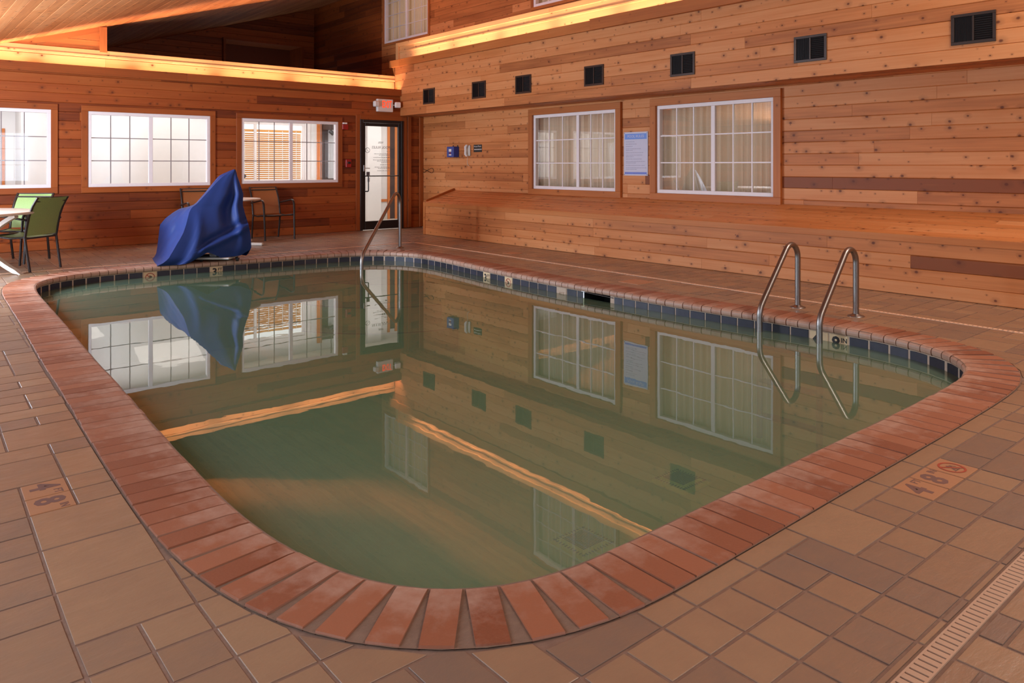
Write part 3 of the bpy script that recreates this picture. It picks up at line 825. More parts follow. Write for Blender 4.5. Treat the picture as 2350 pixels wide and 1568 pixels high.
for (i,j,w_,h_,tn) in tiles:
    x0=X0+i*PX+G+rnd.uniform(0,0.0015); x1=X0+(i+w_)*PX-G-rnd.uniform(0,0.0015); y0=Y0+j*PY+G*1.2; y1=Y0+(j+h_)*PY-G*1.2
    x0=max(x0,XL+0.003); x1=min(x1,XR-0.003); y0=max(y0,YF+0.003); y1=min(y1,YB-0.003)
    if x1-x0<0.02 or y1-y0<0.02: continue
    cx,cy=(x0+x1)/2,(y0+y1)/2
    poly=[(skew(x0,y0),y0),(skew(x1,y0),y0),(skew(x1,y1),y1),(skew(x0,y1),y1)]
    if tn is None: tn=rnd.choice((0.3,0.4,0.45,0.55,0.65,0.8))+rnd.uniform(-0.05,0.05)
    # keep clear of the pool: clip by tangent planes of the coping edge
    k=near(cx,cy); dmin=(Vector((cx,cy))-OUT[k])
    if inside(cx,cy) and dmin.length>0.6: continue
    if dmin.length<0.9:
        for _ in range(2):
            best=None
            for p in poly:
                kk=near(*p); dd=(Vector(p)-OUT[kk]).dot(NRM[kk])-(CW+0.006)
                if best is None or dd<best[0]: best=(dd,kk)
            if best[0]<0:
                q=off(best[1],CW+0.006); nn=NRM[best[1]]; poly=clip_half(poly,q.x,q.y,nn.x,nn.y)
            if len(poly)<3: break
        if len(poly)>=3:
            kk=near(sum(p[0] for p in poly)/len(poly),sum(p[1] for p in poly)/len(poly))
            q=off(kk,CW+0.006); nn=NRM[kk]; poly=clip_half(poly,q.x,q.y,nn.x,nn.y)
    if len(poly)<3: continue
    # drain channels cut through tiles
    pieces=[poly]
    def cut(pieces,a,b):
        out=[]
        for pl in pieces:
            q=clip_half(pl,*a); 
            if len(q)>=3: out.append(q)
            q=clip_half(pl,*b)
            if len(q)>=3: out.append(q)
        return out
    ys=[p[1] for p in poly]; xs_=[p[0] for p in poly]
    if min(ys)<DRY1+0.004 and max(ys)>DRY0-0.004 and cx<rdx(0.8)+0.1: pieces=cut(pieces,(0,DRY1+0.006,0,1),(0,DRY0-0.006,0,-1))
    xd=rdx(cy)
    if min(xs_)<xd+0.03 and max(xs_)>xd-0.03 and 0.7<cy<10.4: pieces=cut(pieces,(xd+0.025,cy,1,-0.0195),(xd-0.025,cy,-1,0.0195))
    if min(ys)<10.36 and max(ys)>10.29 and cx<rdx(10.3)+0.1: pieces=cut(pieces,(0,10.355,0,1),(0,10.30,0,-1))
    for pl in pieces:
        A=abs(sum(pl[q-1][0]*pl[q][1]-pl[q][0]*pl[q-1][1] for q in range(len(pl))))/2
        if A<0.0009: continue
        add_tile(mbf,pl,0.0+rnd.uniform(-0.0006,0.0006),tn,rnd.random(),sidemat=1)
tag(mbf.build('floor',[M_TILE,M_GROUT]),kind='structure')

# marker tiles set in the deck
def deck_marker(x,y,label,txt,sup,right,up,nodive=False):
    i=round((x-X0)/PX); j=round((y-Y0)/PY)
    x0=X0+i*PX+G; x1=X0+(i+1)*PX-G; y0=Y0+j*PY+G; y1=Y0+(j+1)*PY-G
    cx=(skew(x0,y0)+skew(x1,y1))/2; cy=(y0+y1)/2
    root=empty('depth_marker_tile',(cx,cy,0)); tag(root,label,'tile','depth markers set in the pool deck')
    mb=MB(); add_tile(mb,[(skew(x0,y0),y0),(skew(x1,y0),y0),(skew(x1,y1),y1),(skew(x0,y1),y1)],0.0012,0.5,rnd.random()); mb.build('tile',M_MARK,root)
    R=Vector(right).to_3d() if len(right)==2 else Vector(right); U=Vector(up).to_3d() if len(up)==2 else Vector(up)
    c=Vector((cx,cy,0.0016))
    if nodive: nodive_icon(root,c,R,U,0.052,M_REDL,M_BROWNL)
    else:
        text(txt,0.135,M_BROWNL,'numeral',root,frame(c-R*0.022-U*0.004,R,U),0.0003,off=0.004)
        text(sup,0.040,M_BROWNL,'unit_lettering',root,frame(c+R*0.048+U*0.036,R,U),0.0003,off=0.0006)
    return root
def stroke(mb,c,R,U,a,b,w_,h=0.0004):
    A=c+R*a[0]+U*a[1]; B=c+R*b[0]+U*b[1]; t=(B-A).normalized(); n=R.cross(U).normalized(); s=n.cross(t)*w_/2
    mb.face([A-s+n*h,B-s+n*h,B+s+n*h,A+s+n*h])
def nodive_icon(root,c,R,U,r,m_ring,m_fig):
    n=R.cross(U).normalized(); mb=MB(); seg=36; w_=r*0.16
    for k in range(seg):
        a=2*PI*k/seg; b=2*PI*(k+1)/seg
        f=lambda t,q: c+R*(math.cos(t)*q)+U*(math.sin(t)*q)+n*0.0008
        mb.face([f(a,r-w_),f(a,r),f(b,r),f(b,r-w_)])
    stroke(mb,c,R,U,(-r*0.68,r*0.68),(r*0.68,-r*0.68),w_,0.0009)
    mb.build('red_ring',m_ring,root)
    mb=MB()
    stroke(mb,c,R,U,(-r*0.35,-r*0.35),(r*0.30,r*0.30),r*0.17)
    stroke(mb,c,R,U,(r*0.05,r*0.05),(r*0.0,-r*0.45),r*0.12); stroke(mb,c,R,U,(r*0.25,r*0.2),(r*0.5,-r*0.1),r*0.10)
    stroke(mb,c,R,U,(-r*0.6,-r*0.45),(r*0.6,-r*0.45),r*0.08)
    for k in range(10):
        a=2*PI*k/10; b=2*PI*(k+1)/10; q=r*0.13; o_=c+R*(-r*0.02)+U*(r*0.32)+n*0.0004
        mb.face([o_,o_+R*math.cos(a)*q+U*math.sin(a)*q,o_+R*math.cos(b)*q+U*math.sin(b)*q])
    mb.build('diver_figure',m_fig,root)
deck_marker(*MKR[0],'terracotta deck tile reading 4 FT, front deck beside the drain','4','FT',(1,0,0),(0,1,0))
deck_marker(*MKR[1],'terracotta deck tile reading 8 IN, between two marker tiles of the front deck','8','IN',(1,0,0),(0,1,0))
deck_marker(*MKR[2],'terracotta deck tile with a red no-diving ring, front deck','','',(1,0,0),(0,1,0),True)
deck_marker(*MKL[1],'terracotta deck tile reading 4 FT on the left side deck','4','FT',(0,-1,0),(1,0,0))
deck_marker(*MKL[0],'terracotta deck tile reading 8 IN on the left side deck','8','IN',(0,-1,0),(1,0,0))

# drain channels
M_GRATE2=simple('beige_thin_grate', lin(232,188,152), 0.5, noise_amt=0.03)
def drain(pts0,pts1,wd,pitch,label,gap=0.0065):
    a=Vector(pts0).to_3d(); b=Vector(pts1).to_3d(); d=b-a; ln=d.length; d.normalize(); s=Vector((-d.y,d.x,0))
    root=empty('deck_drain',(a+b)/2); tag(root,label,'drain','slotted drain channels in the deck')
    M=Matrix.Identity(4)
    for i in range(3): M[i][0]=d[i]; M[i][1]=s[i]; M[i][3]=a[i]
    mb=MB(); mb.box(0,ln,-wd/2,wd/2,-0.0045,-0.003,M=M); mb.build('channel',M_SLOT,root)
    mb=MB(); e=wd*0.09
    mb.box(0,ln,-wd/2,-wd/2+e,-0.004,0.0022,M=M); mb.box(0,ln,wd/2-e,wd/2,-0.004,0.0022,M=M)
    n=int(ln/pitch)
    for k in range(n):
        mb.box(k*pitch,k*pitch+pitch-gap,-wd/2+e,wd/2-e,-0.0035,0.0018,M=M)
    mb.build('slotted_grate',M_GRATE if wd>0.05 else M_GRATE2,root)
drain((0.2,0.774),(rdx(0.774)-0.03,0.774),0.056,0.026,'cream slotted drain channel crossing the deck in front of the pool')
drain((rdx(0.80),0.80),(rdx(10.30),10.30),0.040,0.034,'thin slotted drain line between pool and cedar bench',gap=0.012)
drain((XL+0.02,10.327),(rdx(10.327)-0.03,10.327),0.040,0.034,'thin slotted drain line on the deck behind the blue cover',gap=0.012)
# skimmer lids
for (x,y,s_,lab) in ((6.17,5.30,0.27,'square orange skimmer lid in the right deck'),(6.86,8.15,0.20,'small pale access cover in the deck before the cedar bench')):
    mb=MB(); add_tile(mb,[(x-s_/2,y-s_/2),(x+s_/2,y-s_/2),(x+s_/2,y+s_/2),(x-s_/2,y+s_/2)],0.003,0.5,0.2); tag(mb.build('skimmer_lid',M_LID),lab,'lid')

# ------------------------------------------------------------------ coping
mb=MB(); mb.cm=1
ringface(mb,0.012,0.0012,CW+0.004,0.0025,0.5)
ringface(mb,0.022,-0.055,0.012,0.0012,0.5)
mb.cm=0
nb=int(round(TOT/0.0975)); pit=TOT/nb; bwid=pit-0.0065
prof=[(CW,0.0005),(CW-0.003,0.0078),(0.05,0.0070),(0.024,0.0050),(0.010,-0.001),(0.0015,-0.012),(0.0,-0.026),(0.002,-0.040),(0.009,-0.051),(0.020,-0.055)]
for b in range(nb):
    c,n=at_s(b*pit); t=Vector((-n.y,n.x)); tn=rnd.uniform(0,1); sd=rnd.random(); hw=bwid/2
    jz=rnd.uniform(-0.0012,0.0012); jd=rnd.uniform(-0.002,0.002); ja=rnd.uniform(-0.01,0.01)
    n2=(n+t*ja).normalized(); t2=Vector((-n2.y,n2.x))
    for (d0,z0),(d1,z1) in zip(prof,prof[1:]):
        q=[]
        for (dd,zz,ss) in ((d0,z0,-1),(d0,z0,1),(d1,z1,1),(d1,z1,-1)):
            p=c+n2*(dd+jd)+t2*(ss*hw); q.append((p.x,p.y,zz+jz))
        mb.face(q[::-1],tn,sd,[(hw*ss+0.05,dd) for dd,ss in ((d1,-1),(d1,1),(d0,1),(d0,-1))],smooth=d0<0.03)
    for ss in (-1,1):
        q=[]
        for dd,zz in prof: p=c+n2*(dd+jd)+t2*(ss*hw); q.append((p.x,p.y,zz+jz))
        p=c+n2*(CW+jd)+t2*(ss*hw); q.append((p.x,p.y,-0.055))
        mb.face(q if ss<0 else q[::-1],tn,sd,[(0.02,0.15)]*len(q))
tag(mb.build('pool_coping',[M_BRICK,M_MORT]),kind='structure')

# ------------------------------------------------------------------ pool shell
WZ=-0.122; PZ=-1.12
sk0=near(5.53,5.07); sk1=near(5.53,5.46); slo,shi=min(sk0,sk1),max(sk0,sk1)
isk=lambda i: slo<=i<shi
mb=MB(); 
mb.cm=2; ringface(mb,0.024,-0.215,0.024,-0.05,0.5,skip=isk)
mb.cm=0; ringface(mb,0.020,PZ,0.024,-0.215,0.5)
bot=[off(i,0.020) for i in ring_i]; mb.face([(p.x,p.y,PZ) for p in bot],0.5)
# bevelled tiles of the waterline band
mb.cm=1
nt_=int(round(TOT/0.157)); pt=TOT/nt_
def band_tile(mb,s,wd,z0,z1,tone,seed,d=0.024,pr=0.004):
    c,n=at_s(s); t=Vector((-n.y,n.x)); hw=wd/2
    def P(a,z,dd): q=c+n*dd+t*a; return (q.x,q.y,z)
    e=0.003
    A=[P(-hw,z0,d),P(hw,z0,d),P(hw,z1,d),P(-hw,z1,d)]; B=[P(-hw+e,z0+e,d-pr),P(hw-e,z0+e,d-pr),P(hw-e,z1-e,d-pr),P(-hw+e,z1-e,d-pr)]
    mb.face(B[::-1],tone,seed)
    for k in range(4): mb.face([A[k],A[(k+1)%4],B[(k+1)%4],B[k]][::-1],tone,seed)
marks=[]   # arclengths of marker tiles
def s_of(x,y): return near(x,y)*TOT/NO
MARK=[((2.53,9.86),'nd'),((3.37,9.83),'3'),((5.60,7.22),'3'),((5.58,6.75),'nd'),((5.56,5.72),'w'),((5.60,3.08),'4'),((5.60,2.90),'8')]
ms=[]
for (xy,k) in MARK: ms.append((round(s_of(*xy)/pt)%nt_,k,xy))
sg_=1 if ms[5][0]>ms[6][0] else -1
if ms[5][0]==ms[6][0]: ms[5]=(ms[5][0]+1,)+ms[5][1:]
else: ms[5]=(ms[6][0]+sg_,)+ms[5][1:]
taken=[m[0] for m in ms]
for k in range(nt_):
    ii=int(k*pt/TOT*NO)%NO
    if k in taken: continue
    sa,sb=k*pt-0.0735,k*pt+0.0735; oa,ob=slo*TOT/NO-0.012,shi*TOT/NO+0.012
    for a_,b_ in ([(sa,sb)] if (sb<=oa or sa>=ob) else [(sa,min(sb,oa)),(max(sa,ob),sb)]):
        if b_-a_>0.02: band_tile(mb,(a_+b_)/2,b_-a_,-0.21,-0.060,rnd.uniform(0.1,0.9),rnd.random())
# corner entry steps
cen=(5.95,9.95); idx=1
for q,(r,z) in enumerate(((2.05,-0.86),(1.62,-0.62),(1.20,-0.38))):
    mb.cm=0; pts=[]
    for k in range(41):
        a=PI+ (PI/2)*k/40
        pts.append((cen[0]+r*math.cos(a),cen[1]+r*math.sin(a)))
    # keep inside shell
    def pull(p):
        kk=near(*p); d=(Vector(p)-OUT[kk]).dot(NRM[kk])
        return p if d<0.018 else tuple((OUT[kk]+NRM[kk]*0.018))
    arc=[pull(p) for p in pts]
    i0=near(*arc[0]); i1=near(*arc[-1])
    wallp=[]; i=i1
    while i%NO!=i0%NO: wallp.append(tuple(off(i,0.018))); i+=1
    poly=arc+wallp[::6]
    mb.face([(p[0],p[1],z) for p in poly],0.5)
    for a,b in zip(arc,arc[1:]): mb.face([(a[0],a[1],z),(b[0],b[1],z),(b[0],b[1],z-0.26),(a[0],a[1],z-0.26)],0.5)
    mb.cm=3
    for a,b in zip(arc,arc[1:]):
        va=Vector((cen[0]-a[0],cen[1]-a[1])).normalized()*0.035; vb=Vector((cen[0]-b[0],cen[1]-b[1])).normalized()*0.035
        mb.face([(a[0],a[1],z+0.002),(b[0],b[1],z+0.002),(b[0]+vb.x,b[1]+vb.y,z+0.002),(a[0]+va.x,a[1]+va.y,z+0.002)],0.5)
tag(mb.build('pool_shell',[M_PLAST,M_BAND,M_BGROUT,M_PLASTD]),kind='structure')

# waterline marker tiles
WL={'nd':('cream waterline tile with a red no-diving ring',),'3':('cream waterline tile reading 3 FT',),'w':('chalky worn waterline depth tile left of the skimmer mouth',),'4':('cream waterline tile reading 4 beside the ladder rail',),'8':('cream waterline tile reading 8 IN under the ladder',)}
for n_,(k,kind,xy) in enumerate(ms):
    s=k*pt; c,n=at_s(s); t=Vector((-n.y,n.x))
    side=' on the far wall of the pool' if n_<2 else (' on the right wall, left of the skimmer' if n_<4 else '')
    root=empty('waterline_marker_tile',(c.x,c.y,-0.135)); tag(root,WL[kind][0]+side,'tile','depth markers in the waterline tile band')
    mb=MB(); band_tile(mb,s,0.149,-0.21,-0.059,0.5,0.1,pr=0.0055); mb.build('tile',M_WMARK if kind!='w' else M_BGROUT,root)
    o3=Vector((c.x,c.y,-0.128))+Vector((n.x,n.y,0))*(0.024-0.0062); R=Vector((n.y,-n.x,0)); U=Vector((0,0,1))
    if R.cross(U).dot(Vector((n.x,n.y,0)))>0: R=-R
    if kind=='nd': nodive_icon(root,o3+U*0.0,R,U,0.056,M_REDL,M_BLACK)
    elif kind=='w': text('4FT',0.06,M_MORT,'worn_lettering',root,frame(o3,R,U),0.0004)
    else:
        text(kind,0.135 if kind!='3' else 0.125,M_BLACK,'numeral',root,frame(o3-R*0.020,R,U),0.0004,off=0.004)
        if kind!='4': text('IN' if kind=='8' else 'FT',0.050,M_BLACK,'unit_lettering',root,frame(o3+R*0.045+U*0.030,R,U),0.0004,off=0.001)

# skimmer mouth
c0=off(slo,0.024); c1=off(shi,0.024); nn=NRM[(slo+shi)//2]; mid=(c0+c1)/2
root=empty('pool_skimmer',(mid.x,mid.y,-0.14)); tag(root,'dark rectangular skimmer mouth in the right pool wall under the coping','skimmer')
mb=MB(); dp=0.30
def pp(c,d,z): q=c+nn*d; return (q.x,q.y,z)
mb.face([pp(c0,0,-0.215),pp(c1,0,-0.215),pp(c1,dp,-0.215),pp(c0,dp,-0.215)]); mb.face([pp(c0,0,-0.062),pp(c1,0,-0.062),pp(c1,dp,-0.062),pp(c0,dp,-0.062)])
mb.face([pp(c0,dp,-0.215),pp(c1,dp,-0.215),pp(c1,dp,-0.062),pp(c0,dp,-0.062)])
mb.face([pp(c0,0,-0.215),pp(c0,dp,-0.215),pp(c0,dp,-0.062),pp(c0,0,-0.062)]); mb.face([pp(c1,0,-0.215),pp(c1,dp,-0.215),pp(c1,dp,-0.062),pp(c1,0,-0.062)])
mb.build('throat',M_VENTD,root)
mb=MB(); mb.tube([pp(c0,-0.008,-0.07),pp(c1,-0.004,-0.062)],0.004,8); mb.build('mouth_lip',M_VENT,root)

# water
mb=MB(); mb.face([(off(i,0.0225).x,off(i,0.0225).y,WZ) for i in ring_i])
wt=mb.build('pool_water',M_WATER); tag(wt,'murky olive green pool water with mirror-like reflections','water',kind='stuff')

# main drains
for (x,y,lab) in ((4.56,3.49,'square grated main drain on the pool floor, nearer the ladder'),(3.35,3.30,'square grated main drain on the pool floor, nearer the camera corner')):
    root=empty('main_drain_cover',(x,y,PZ)); tag(root,lab,'drain cover','main drains on the pool floor')
    mb=MB(); s_=0.155
    rows=[]
    for q,z in ((s_,0.004),(s_*0.97,0.02),(s_*0.62,0.045)):
        rows.append([(x-q,y-q,PZ+z),(x+q,y-q,PZ+z),(x+q,y+q,PZ+z),(x-q,y+q,PZ+z)])
    mb.grid(rows,closed_u=True,smooth=False); mb.face(rows[-1]); mb.build('cover',M_DRAIN,root)
    mb=MB()
    for a in range(13):
        for b in range(13):
            px=x-s_*0.56+s_*1.12*a/12; py=y-s_*0.56+s_*1.12*b/12
            mb.box(px-0.0048,px+0.0048,py-0.006,py+0.006,PZ+0.0452,PZ+0.0465)
    for q in range(4):
        for a in range(11):
            u=-s_*0.8+s_*1.6*a/10; rr=0.80*s_; z=PZ+0.034
            px,py=((x+u,y-rr),(x+u,y+rr),(x-rr,y+u),(x+rr,y+u))[q]
            mb.box(px-(0.003 if q<2 else 0.012),px+(0.003 if q<2 else 0.012),py-(0.012 if q<2 else 0.003),py+(0.012 if q<2 else 0.003),z,z+0.003)
    mb.build('grate_holes',M_DRAINH,root)

# ------------------------------------------------------------------ ladder and handrail
def arcpath(p0,pts_r,n=10):
    """rounded polyline: list of points with fillet radius"""
    P=[Vector(p) for p,_ in pts_r]; R=[r for _,r in pts_r]; out=[P[0]]
    for i in range(1,len(P)-1):
        a=(P[i-1]-P[i]).normalized(); b=(P[i+1]-P[i]).normalized(); ang=a.angle(b); r=R[i]
        d=r/math.tan(ang/2); s=P[i]+a*d; e=P[i]+b*d; bis=(a+b).normalized(); c=P[i]+bis*(r/math.sin(ang/2))
        va=s-c; vb=e-c; th=va.angle(vb)
        for k in range(n+1):
            t=k/n; v=(va*math.sin((1-t)*th)+vb*math.sin(t*th))/math.sin(th) if th>1e-4 else va
            out.append(c+v)
    out.append(P[-1]); return out
root=empty('pool_ladder',(5.85,3.22,0)); tag(root,'stainless steel pool ladder with two hooped rails at the right edge','ladder')
for (fy,wx,lab) in ((3.45,5.43,0),(2.94,5.43,0)):
    wy=fy-0.02
    path=arcpath(None,[((6.14,fy,0.0),0),((6.14,fy,0.727),0.116),((5.512,wy,0.062),0.16),((5.512,wy,-0.98),0)],14)
    mb=MB(); mb.tube(path,0.0235,16); mb.build('rail',M_SS,root)
    mb=MB(); mb.lathe([(0.0,0.022),(0.028,0.022),(0.034,0.016),(0.060,0.007),(0.066,0.003),(0.066,0.0)],(6.14,fy,0.0)); mb.build('escutcheon',M_SS,root)
for z in (-0.22,-0.50,-0.78):
    mb=MB(); mb.box(5.46,5.56,2.95,3.41,z-0.02,z,bev=0.006); mb.build('tread',M_PLASTD,root)
root=empty('handrail',(5.97,9.72,0)); tag(root,'single bent stainless handrail leading down the corner steps','handrail')
d=Vector((4.86-5.97,8.83-9.72,0)); dn=d.normalized(); F0=Vector((5.97,9.72,0))
P_=lambda s,z: tuple(F0+dn*s+Vector((0,0,z)))
path=arcpath(None,[(P_(-0.06,0),0),(P_(-0.06,0.945),0.165),(P_(1.41,0.052),0.20),(P_(1.435,-0.62),0)],14)
mb=MB(); mb.tube(path,0.0235,16); mb.build('rail',M_SS,root)
mb=MB(); mb.lathe([(0.0,0.022),(0.028,0.022),(0.034,0.016),(0.058,0.007),(0.062,0.0)],P_(-0.06,0.0)); mb.build('escutcheon',M_SS,root)

# ------------------------------------------------------------------ bench along the right wall
BX=7.52; BZ=0.575; BY=11.38; BZW=0.765
root=empty('cedar_bench',(8.0,4.5,0)); tag(root,'long knotty cedar bench with a sloped seat running along the right wall','bench')
mb=MB(); planks(mb,(BX,YF+0.01,0.002),(0,1,0),(0,0,1),(-1,0,0),BY-YF-0.01,0.505,bw=0.126,tone=(0.05,0.55),dark=0.02,fixed=[(2.6-YF,0.28,0.95),(1.8-YF,0.28,0.95)]); mb.build('front_panel',M_CED,root)
sl=Vector((XR-0.004-BX,0,BZW-BZ)); sn=sl.normalized(); nrm=Vector((-sn.z,0,sn.x))
mb=MB(); planks(mb,(BX,YF+0.01,BZ),(0,1,0),tuple(sn),tuple(nrm),BY-YF-0.01,sl.length,bw=0.13,tone=(0.05,0.5),dark=0.02)
mb.build('seat_boards',M_CED,root)
mb=MB()
for a,b in joints(YF+0.01,BY,4): mb.box(BX-0.012,BX+0.012,a,b,0.505,BZ,rnd.uniform(0.1,0.7),bev=0.003)
mb.build('nosing',M_TRIM,root)
mb=MB(); mb.box(BX-0.016,BX+0.055,BY-0.04,BY+0.014,0.002,BZ+0.004,0.3,bev=0.003); mb.build('corner_post',M_TRIM,root)
EY=BY+0.33
mb=MB(); mb.face([(BX,BY,0.002),(XR-0.004,EY,0.002),(XR-0.004,EY,BZW),(BX,BY,BZ)][::-1],0.4,0.3,[(0,0),(0.95,0),(0.95,0.76),(0,0.57)][::-1])
mb.face([(BX,BY,BZ-0.001),(XR-0.004,BY,BZW-0.001),(XR-0.004,EY,BZW-0.001)],0.3,0.6,[(0,0),(0.9,0),(0.9,0.3)])
mb.build('end_panel',M_CED,root)
mb=MB()
a=Vector((BX+0.04,BY+0.01,BZ+0.018)); b=Vector((XR-0.006,EY+0.0,BZW+0.018)); t=(b-a); ln=t.length; t.normalize(); s=Vector((0,0,1)).cross(t).normalized(); uu=t.cross(s)
M_=Matrix.Identity(4)
for i in range(3): M_[i][0]=t[i]; M_[i][1]=s[i]; M_[i][2]=uu[i]; M_[i][3]=a[i]
mb.box(0,ln,-0.012,0.012,-0.03,0.02,0.6,M=M_,bev=0.002); mb.build('end_trim',M_TRIM,root)

# ------------------------------------------------------------------ soffit vents
VN=[(11.60,11.98,'farthest, beside the exit sign corner'),(10.08,10.46,'second from the exit sign corner'),(8.92,9.31,'third from the exit sign corner'),(7.37,7.77,'above the narrower lower window'),(5.81,6.22,'above the wider lower window'),(4.08,4.50,'right of the wider lower window'),(2.46,2.88,'nearest, at the top right of the photo')]
def make_vent(y0,y1):
    z0,z1=2.375,2.665; cy=(y0+y1)/2
    root=empty('air_vent',(XS,cy,z0))
    mb=MB(); f=0.028; hl=0.19
    for (a,b,c,d_) in ((-hl,hl,0,f),(-hl,hl,0.29-f,0.29),(-hl,-hl+f,f,0.29-f),(hl-f,hl,f,0.29-f),(-0.008,0.008,f,0.29-f)):
        mb.box(-0.014,-0.0005,a,b,c,d_,bev=0.002)
    mb.build('frame',M_VENT,root,local=True)
    mb=MB(); mb.face([(-0.002,-hl+f,f),(-0.002,hl-f,f),(-0.002,hl-f,0.29-f),(-0.002,-hl+f,0.29-f)]); mb.build('duct_opening',M_VENTD,root,local=True)
    mb=MB()
    for k in range(11):
        z=f+0.012+k*0.0205
        M=Matrix.Translation((-0.006,0,z))@Matrix.Rotation(0.7,4,'Y')
        mb.box(-0.005,0.005,-hl+f,-0.010,-0.0008,0.0008,M=M)
    mb.build('louvre',M_BLACKM,root,local=True)
    mb=MB()
    for k in range(12):
        y=0.012+k*0.0125
        mb.box(-0.008,-0.003,y,y+0.002,f,0.29-f)
    mb.build('vertical_fins',M_BLACKM,root,local=True)
    return root
v0=make_vent(*VN[0][:2])
for k,(y0,y1,lab) in enumerate(VN):
    o=v0 if k==0 else copy_tree(v0)
    o.location=(XS,(y0+y1)/2,2.375); tag(o,'black louvred wall vent, '+lab,'vent','air vents along the boxed-out cedar wall')

# ------------------------------------------------------------------ door
root=empty('door_1',(7.485,YB,0)); tag(root,kind='structure')
mb=MB()
x0,x1,z0,z1=DOOR; F=0.055
for q in ((x0,x0+F,0.004,z1),(x1-F,x1,0.004,z1),(x0+F,x1-F,z1-F,z1)): mb.box(q[0],q[1],YB-0.03,YB+0.05,q[2],q[3],bev=0.003)
mb.build('door_frame',M_BLACKM,root)
mb=MB(); a0,a1=x0+F+0.004,x1-F-0.004; b0,b1=0.012,z1-F-0.004; s_=0.055
for q in ((a0,a0+s_,b0,b1),(a1-s_,a1,b0,b1),(a0+s_,a1-s_,b1-0.06,b1),(a0+s_,a1-s_,b0,b0+0.16)): mb.box(q[0],q[1],YB-0.015,YB+0.03,q[2],q[3],bev=0.004)
dl=mb.build('door_leaf',M_BLACKM,root)
mb=MB(); gx0,gx1,gz0,gz1=a0+s_,a1-s_,b0+0.16,b1-0.06
mb.face([(gx0,YB+0.006,gz0),(gx1,YB+0.006,gz0),(gx1,YB+0.006,gz1),(gx0,YB+0.006,gz1)]); mb.build('glass_pane',M_GLASS,root)
mb=MB(); mb.tube([(gx0-0.01,YB-0.045,1.03),(gx1+0.01,YB-0.045,1.03)],0.010,10); mb.tube([(gx0-0.005,YB-0.045,1.03),(gx0-0.005,YB-0.01,1.03)],0.008,8); mb.tube([(gx1+0.005,YB-0.045,1.03),(gx1+0.005,YB-0.01,1.03)],0.008,8); mb.build('push_bar',M_BRONZE,root)
mb=MB(); mb.tube(arcpath(None,[((a0+0.03,YB-0.012,1.03),0),((a0+0.03+0.07,YB-0.05,1.03),0.02),((a0+0.10,YB-0.05,0.74),0.02),((a0+0.03,YB-0.012,0.74),0)],6),0.011,10); mb.build('pull_handle',M_BLACKM,root)
mb=MB(); mb.box(a0+0.012,a0+0.044,YB-0.026,YB-0.012,1.12,1.24,bev=0.003); mb.build('lock_plate',M_SS,root)
mb=MB(); mb.tube([(a0+0.03,YB-0.03,1.18),(a0+0.03,YB-0.045,1.18),(a0+0.13,YB-0.05,1.178)],0.007,8); mb.build('lever_handle',M_SS,root)
mb=MB(); mb.box(gx0+0.03,gx0+0.10,YB-0.004,YB+0.003,1.04,1.11,bev=0.002); mb.build('door_notice',M_GREYD,root)
mb=MB(); mb.box(gx0+0.05,gx0+0.10,YB-0.004,YB+0.003,0.92,1.0,bev=0.002); mb.build('small_notice',M_WHITEP,root)
mb=MB()
for q in ((x0-0.085,x0,0.004,z1+0.085),(x1,x1+0.085,0.004,z1+0.085),(x0,x1,z1,z1+0.085)): mb.box(q[0],q[1],YB-0.020,YB-0.0005,q[2],q[3],tone=rnd.uniform(.2,.6),bev=0.003)
mb.build('casing',M_TRIMB,root)
# lettering on the glass, painted to be read from the hall (mirrored from the pool side)
def ltx(s,size,x,z,nm): return text(s,size,M_LETT,nm,root,frame((x,YB+0.004,z),(-1,0,0),(0,0,1)),0.0005)
ltx('POOL RULES',0.070,7.47,1.575,'pool_rules_lettering')
lz=1.50; rl=random.Random(3)
for (n_,w_) in ((1,0.07),(2,0.30),(1,0.34),(3,0.33),(1,0.20),(2,0.33),(1,0.26)):
    for k in range(n_):
        mb=MB(); ww=w_*(1 if k==0 else 0.8 if k==1 else 0.5); x=7.66
        xe=7.66-ww
        while x>xe:
            l_=rl.uniform(0.015,0.045); mb.box(x-l_,x,YB+0.0035,YB+0.0048,lz-0.004,lz+0.004); x-=l_+0.010
        lz-=0.024; mb.build('printed_line',M_LETT,root)
    lz-=0.022
mb=MB()
for k in range(6): mb.box(7.50-k*0.018,7.51-k*0.018,YB+0.0035,YB+0.0048,1.655,1.668); mb.box(7.51-k*0.018,7.52-k*0.018,YB+0.0035,YB+0.0048,1.675,1.688)
mb.build('printed_line',M_LETT,root)
mb=MB(); c=Vector((gx0+0.055,YB+0.004,1.52)); 
for k in range(28):
    a=2*PI*k/28; b=2*PI*(k+1)/28
    f=lambda t,q: (c.x+math.cos(t)*q,c.y,c.z+math.sin(t)*q)
    mb.face([f(a,0.043),f(a,0.050),f(b,0.050),f(b,0.043)])
mb.face([(c.x-0.034,c.y,c.z+0.030),(c.x-0.030,c.y,c.z+0.034),(c.x+0.034,c.y,c.z-0.030),(c.x+0.030,c.y,c.z-0.034)])
mb.build('no_smoking_symbol',M_BLACK,root)

# ------------------------------------------------------------------ hall beyond the back windows

